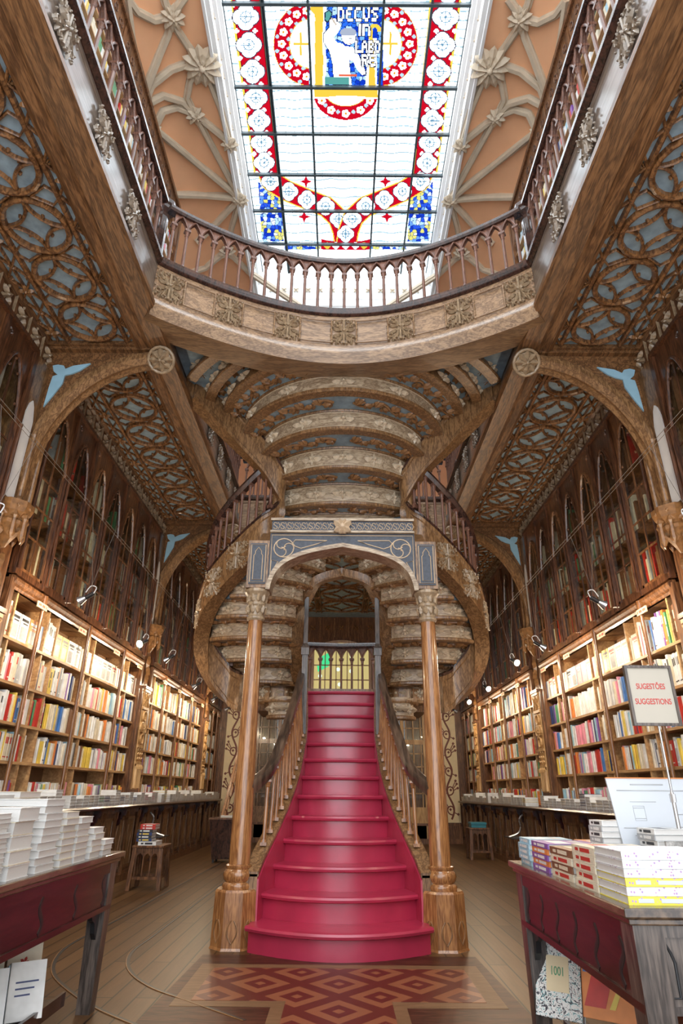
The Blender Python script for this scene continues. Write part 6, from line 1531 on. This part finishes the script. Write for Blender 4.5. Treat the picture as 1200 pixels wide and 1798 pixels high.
# ------------------------------------------------------------------ stacks along the counters
far = MB()
for s in lspecs:
    sg = s['sg']; sd = 'left' if sg < 0 else 'right'
    if id(s) in ids:
        lie(sg*3.42, s['y'], s['z'], 0.25, s['d']-0.01, s['t'], s['c'], 0 if sg > 0 else PI, '%s book, %s up in the %s stack along the %s counter' % (s['c'], ORD(s['i']), ORD(s['k']), sd))
    else:
        z0_ = s['z']; h = s['d']/2-0.005; far.box((sg*3.31, s['y']-h, z0_), (sg*3.54, s['y']+h, z0_+s['t']*0.86), CN.index('white')); far.box((sg*3.30, s['y']-h-.003, z0_+s['t']*0.86), (sg*3.55, s['y']+h+.003, z0_+s['t']), CN.index(s['c']))
o = far.build('book_stacks', [BM[n] for n in CN]); tag(o, 'low stacks of mostly white books along both counters', 'books', None, 'stuff')

# ------------------------------------------------------------------ back of the shop
Yb = YB-0.001
t = thing('back_panelling', (0, Yb, 0), 'dark oak panelling covering the back wall below the gallery', 'panelling', kind='structure')
q = MB(); q.box((-4.05, Yb-0.06, 0), (4.05, Yb, ZS)); q.build('panel_board', BROWN, t)
q = MB(); q.box((-3.4, Yb-0.12, 0), (3.4, Yb-0.06, 0.48)); q.box((-3.4, Yb-0.14, 0.0), (3.4, Yb-0.12, 0.12)); q.box((-3.4, Yb-0.14, 0.44), (3.4, Yb-0.12, 0.50)); q.build('skirting_panel', BROWN, t)
fz = MB()
for i in range(17):
    x = -3.6+i*0.45; fz.flower((x, Yb-0.07, 6.0), (0, -1, 0), (1, 0, 1), 0.11, 4, h=0.3); fz.box((x+0.21, Yb-0.09, 5.7), (x+0.24, Yb-0.06, 6.3))
fz.build('rose_frieze', ORND, t)
# painted vine panels
for sg, sd in ((-1, 'left'), (1, 'right')):
    v = thing('painted_panel', (sg*3.12, Yb-0.08, 0.52), 'tall cream panel painted with a maroon scrolling vine, %s back wall' % sd, 'panel')
    q = MB(); q.box((2.86, Yb-0.085, 0.52), (3.38, Yb-0.061, 4.1)); q.sx(sg).build('cream_board', CREAMP, v)
    q = MB(); up = (0, -1, 0); yv = Yb-0.086; cx = 3.12
    sp = [(cx+0.085*math.sin(2*PI*(i*0.05)), yv, 0.6+i*0.05) for i in range(70)]; q.relief(sp, 0.026, 0.003, up)
    for k in range(7):
        zc = 0.6+0.25+k*0.5; s_ = 1 if k % 2 else -1; c0 = cx+s_*0.01; pts = []
        for j in range(18):
            a = -PI*0.55+j/17*1.6*PI; r_ = 0.135*(1-j/17*0.6); pts.append((c0+s_*(-0.02)+s_*r_*math.cos(a), yv-0.0005, zc+r_*math.sin(a)))
        q.relief(pts, 0.017, 0.003, up)
        for dx_, dz in ((0.20, 0.16), (0.22, 0.05), (0.17, 0.24), (0.02, 0.0), (-0.19, -0.12)):
            c2 = (cx+s_*dx_, yv, zc+dz); r_ = 0.042; q.prism([(c2[0]-r_, yv, c2[2]), (c2[0], yv, c2[2]-r_), (c2[0]+r_, yv, c2[2]), (c2[0], yv, c2[2]+r_)], (0, -0.002, 0))
            if abs(dx_) > 0.1: q.relief([(cx+s_*dx_*0.45, yv, zc+dz*0.4-0.03), (c2[0], yv, c2[2])], 0.012, 0.002, up)
    q.sx(sg).build('vine_painting', MARO, v)
    # studded wooden strip beside the panel
    q = MB(); q.box((2.62, Yb-0.12, 0.5), (2.80, Yb-0.061, 4.1)); q.sx(sg).build('studded_strip', SHAFT, v)
    q = MB(); [q.flower((2.71, Yb-0.12, 0.65+i*0.21), up, (1, 0, 0), 0.035, 6, h=0.4) for i in range(16)]; q.sx(sg).build('studs', ORND, v)
# glazed doors left and right of the stair
for sg, nm in ((-1, 'door_1'), (1, 'door_2')):
    q = MB(); x0_, x1_ = 1.15, 2.45
    for x in (x0_, (x0_+x1_)/2, x1_): q.box((x-0.05, Yb-0.13, 0.5 if False else 0.0), (x+0.05, Yb-0.061, 3.45))
    q.box((x0_, Yb-0.13, 3.38), (x1_, Yb-0.061, 3.5)); q.box((x0_, Yb-0.12, 2.55), (x1_, Yb-0.061, 2.68)); q.box((x0_, Yb-0.12, 0), (x1_, Yb-0.061, 0.9))
    n = 6
    for i in range(n):
        x = x0_+(x1_-x0_)*(i+0.5)/n; q.box((x-0.014, Yb-0.11, 0.9), (x+0.014, Yb-0.065, 3.4))
    for z_ in (1.25, 1.6, 1.95, 2.3, 3.0): q.box((x0_, Yb-0.11, z_-0.014), (x1_, Yb-0.065, z_+0.014))
    d = q.sx(sg).build(nm, LITE if sg > 0 else STRG, None, origin=(sg*1.8, Yb, 0)); tag(d, kind='structure')  # right door in lighter oak: the warm light on it is put into the colour
    q = MB(); q.box((x0_, Yb-0.09, 0.9), (x1_, Yb-0.085, 3.4)); q.sx(sg).build('pane', PANE, d)
# window seen over the landing
q = MB(); wx = 0.84
def wz(x): return 5.30+0.22*(1-(x/wx)**2)
q.box((-wx-0.08, Yb-0.14, 4.0), (-wx, Yb-0.061, 5.38)); q.box((wx, Yb-0.14, 4.0), (wx+0.08, Yb-0.061, 5.38)); q.box((-wx, Yb-0.14, 3.95), (wx, Yb-0.061, 4.02))
q.sweep([(x, Yb-0.10, wz(x)+0.03) for x in [-wx+2*wx*i/16 for i in range(17)]], [(-0.04, -0.04), (-0.04, 0.04), (0.04, 0.04), (0.04, -0.04)])
for x in (-0.5, -0.16, 0.18, 0.52): q.box((x-0.014, Yb-0.12, 4.0), (x+0.014, Yb-0.065, wz(x)))
for z_ in (4.38, 4.82): q.box((-wx, Yb-0.12, z_-0.014), (wx, Yb-0.065, z_+0.014))
wn = q.build('window_2', wood('pink_window_frame', (0.45, 0.30, 0.22), (0.65, 0.48, 0.38), 0.4), None, origin=(0, Yb, 4.0)); tag(wn, kind='structure')
WG = emis('lit_olive_window', (0.40, 0.34, 0.14), 0.75); WGR = emis('green_glass_figure', (0.04, 0.50, 0.20), 0.8); WPB = emis('pale_glass_spot', (0.6, 0.75, 0.65), 0.8)
q = MB(); n = 16; xs_ = [-wx+2*wx*i/n for i in range(n+1)]; q.prism([(wx, Yb-0.07, 4.0), (-wx, Yb-0.07, 4.0)]+[(x, Yb-0.07, wz(x)) for x in xs_], (0, 0.005, 0)); q.build('lit_glass', WG, wn)
q = MB(); q.prism([(-0.72, Yb-0.074, 4.62), (-0.40, Yb-0.074, 4.78), (-0.30, Yb-0.074, 5.1), (-0.12, Yb-0.074, 5.36), (-0.20, Yb-0.074, 5.40), (-0.38, Yb-0.074, 5.22), (-0.60, Yb-0.074, 5.1), (-0.72, Yb-0.074, 4.98), (-0.60, Yb-0.074, 4.9), (-0.75, Yb-0.074, 4.8)], (0, 0.003, 0)); q.build('green_leaf_figure', WGR, wn)
q = MB()
for x, z_ in ((-0.1, 4.7), (0.3, 4.65), (-0.65, 4.5), (-0.05, 4.25), (0.32, 5.1)): q.dome((x, Yb-0.071, z_), (0, -1, 0), (1, 0, 0), 0.06, 0.003, n=12)
q.build('pale_spots', WPB, wn)
# ladder against the back left shelves
t = thing('ladder', (-2.75, 15.9, 0), 'thin orange-brown wooden library ladder leaning against the far left shelves', 'ladder')
A0, A1 = Vector((-2.85, 15.6, 0)), Vector((-2.85, 16.0, 0)); T = Vector((-0.62, 0.15, 3.2)) if False else Vector((0.55, 0.9, 3.5))
for a in (A0, A1): q = MB(); q.sweep([a, a+T], [(-0.02, -0.03), (-0.02, 0.03), (0.02, 0.03), (0.02, -0.03)], up=(1, 0, 0)); q.build('rail', SHAFT, t)
for i in range(11): q = MB(); f = (i+1)/12; q.tube([A0+T*f, A1+T*f], 0.014, 6); q.build('rung', SHAFT, t)
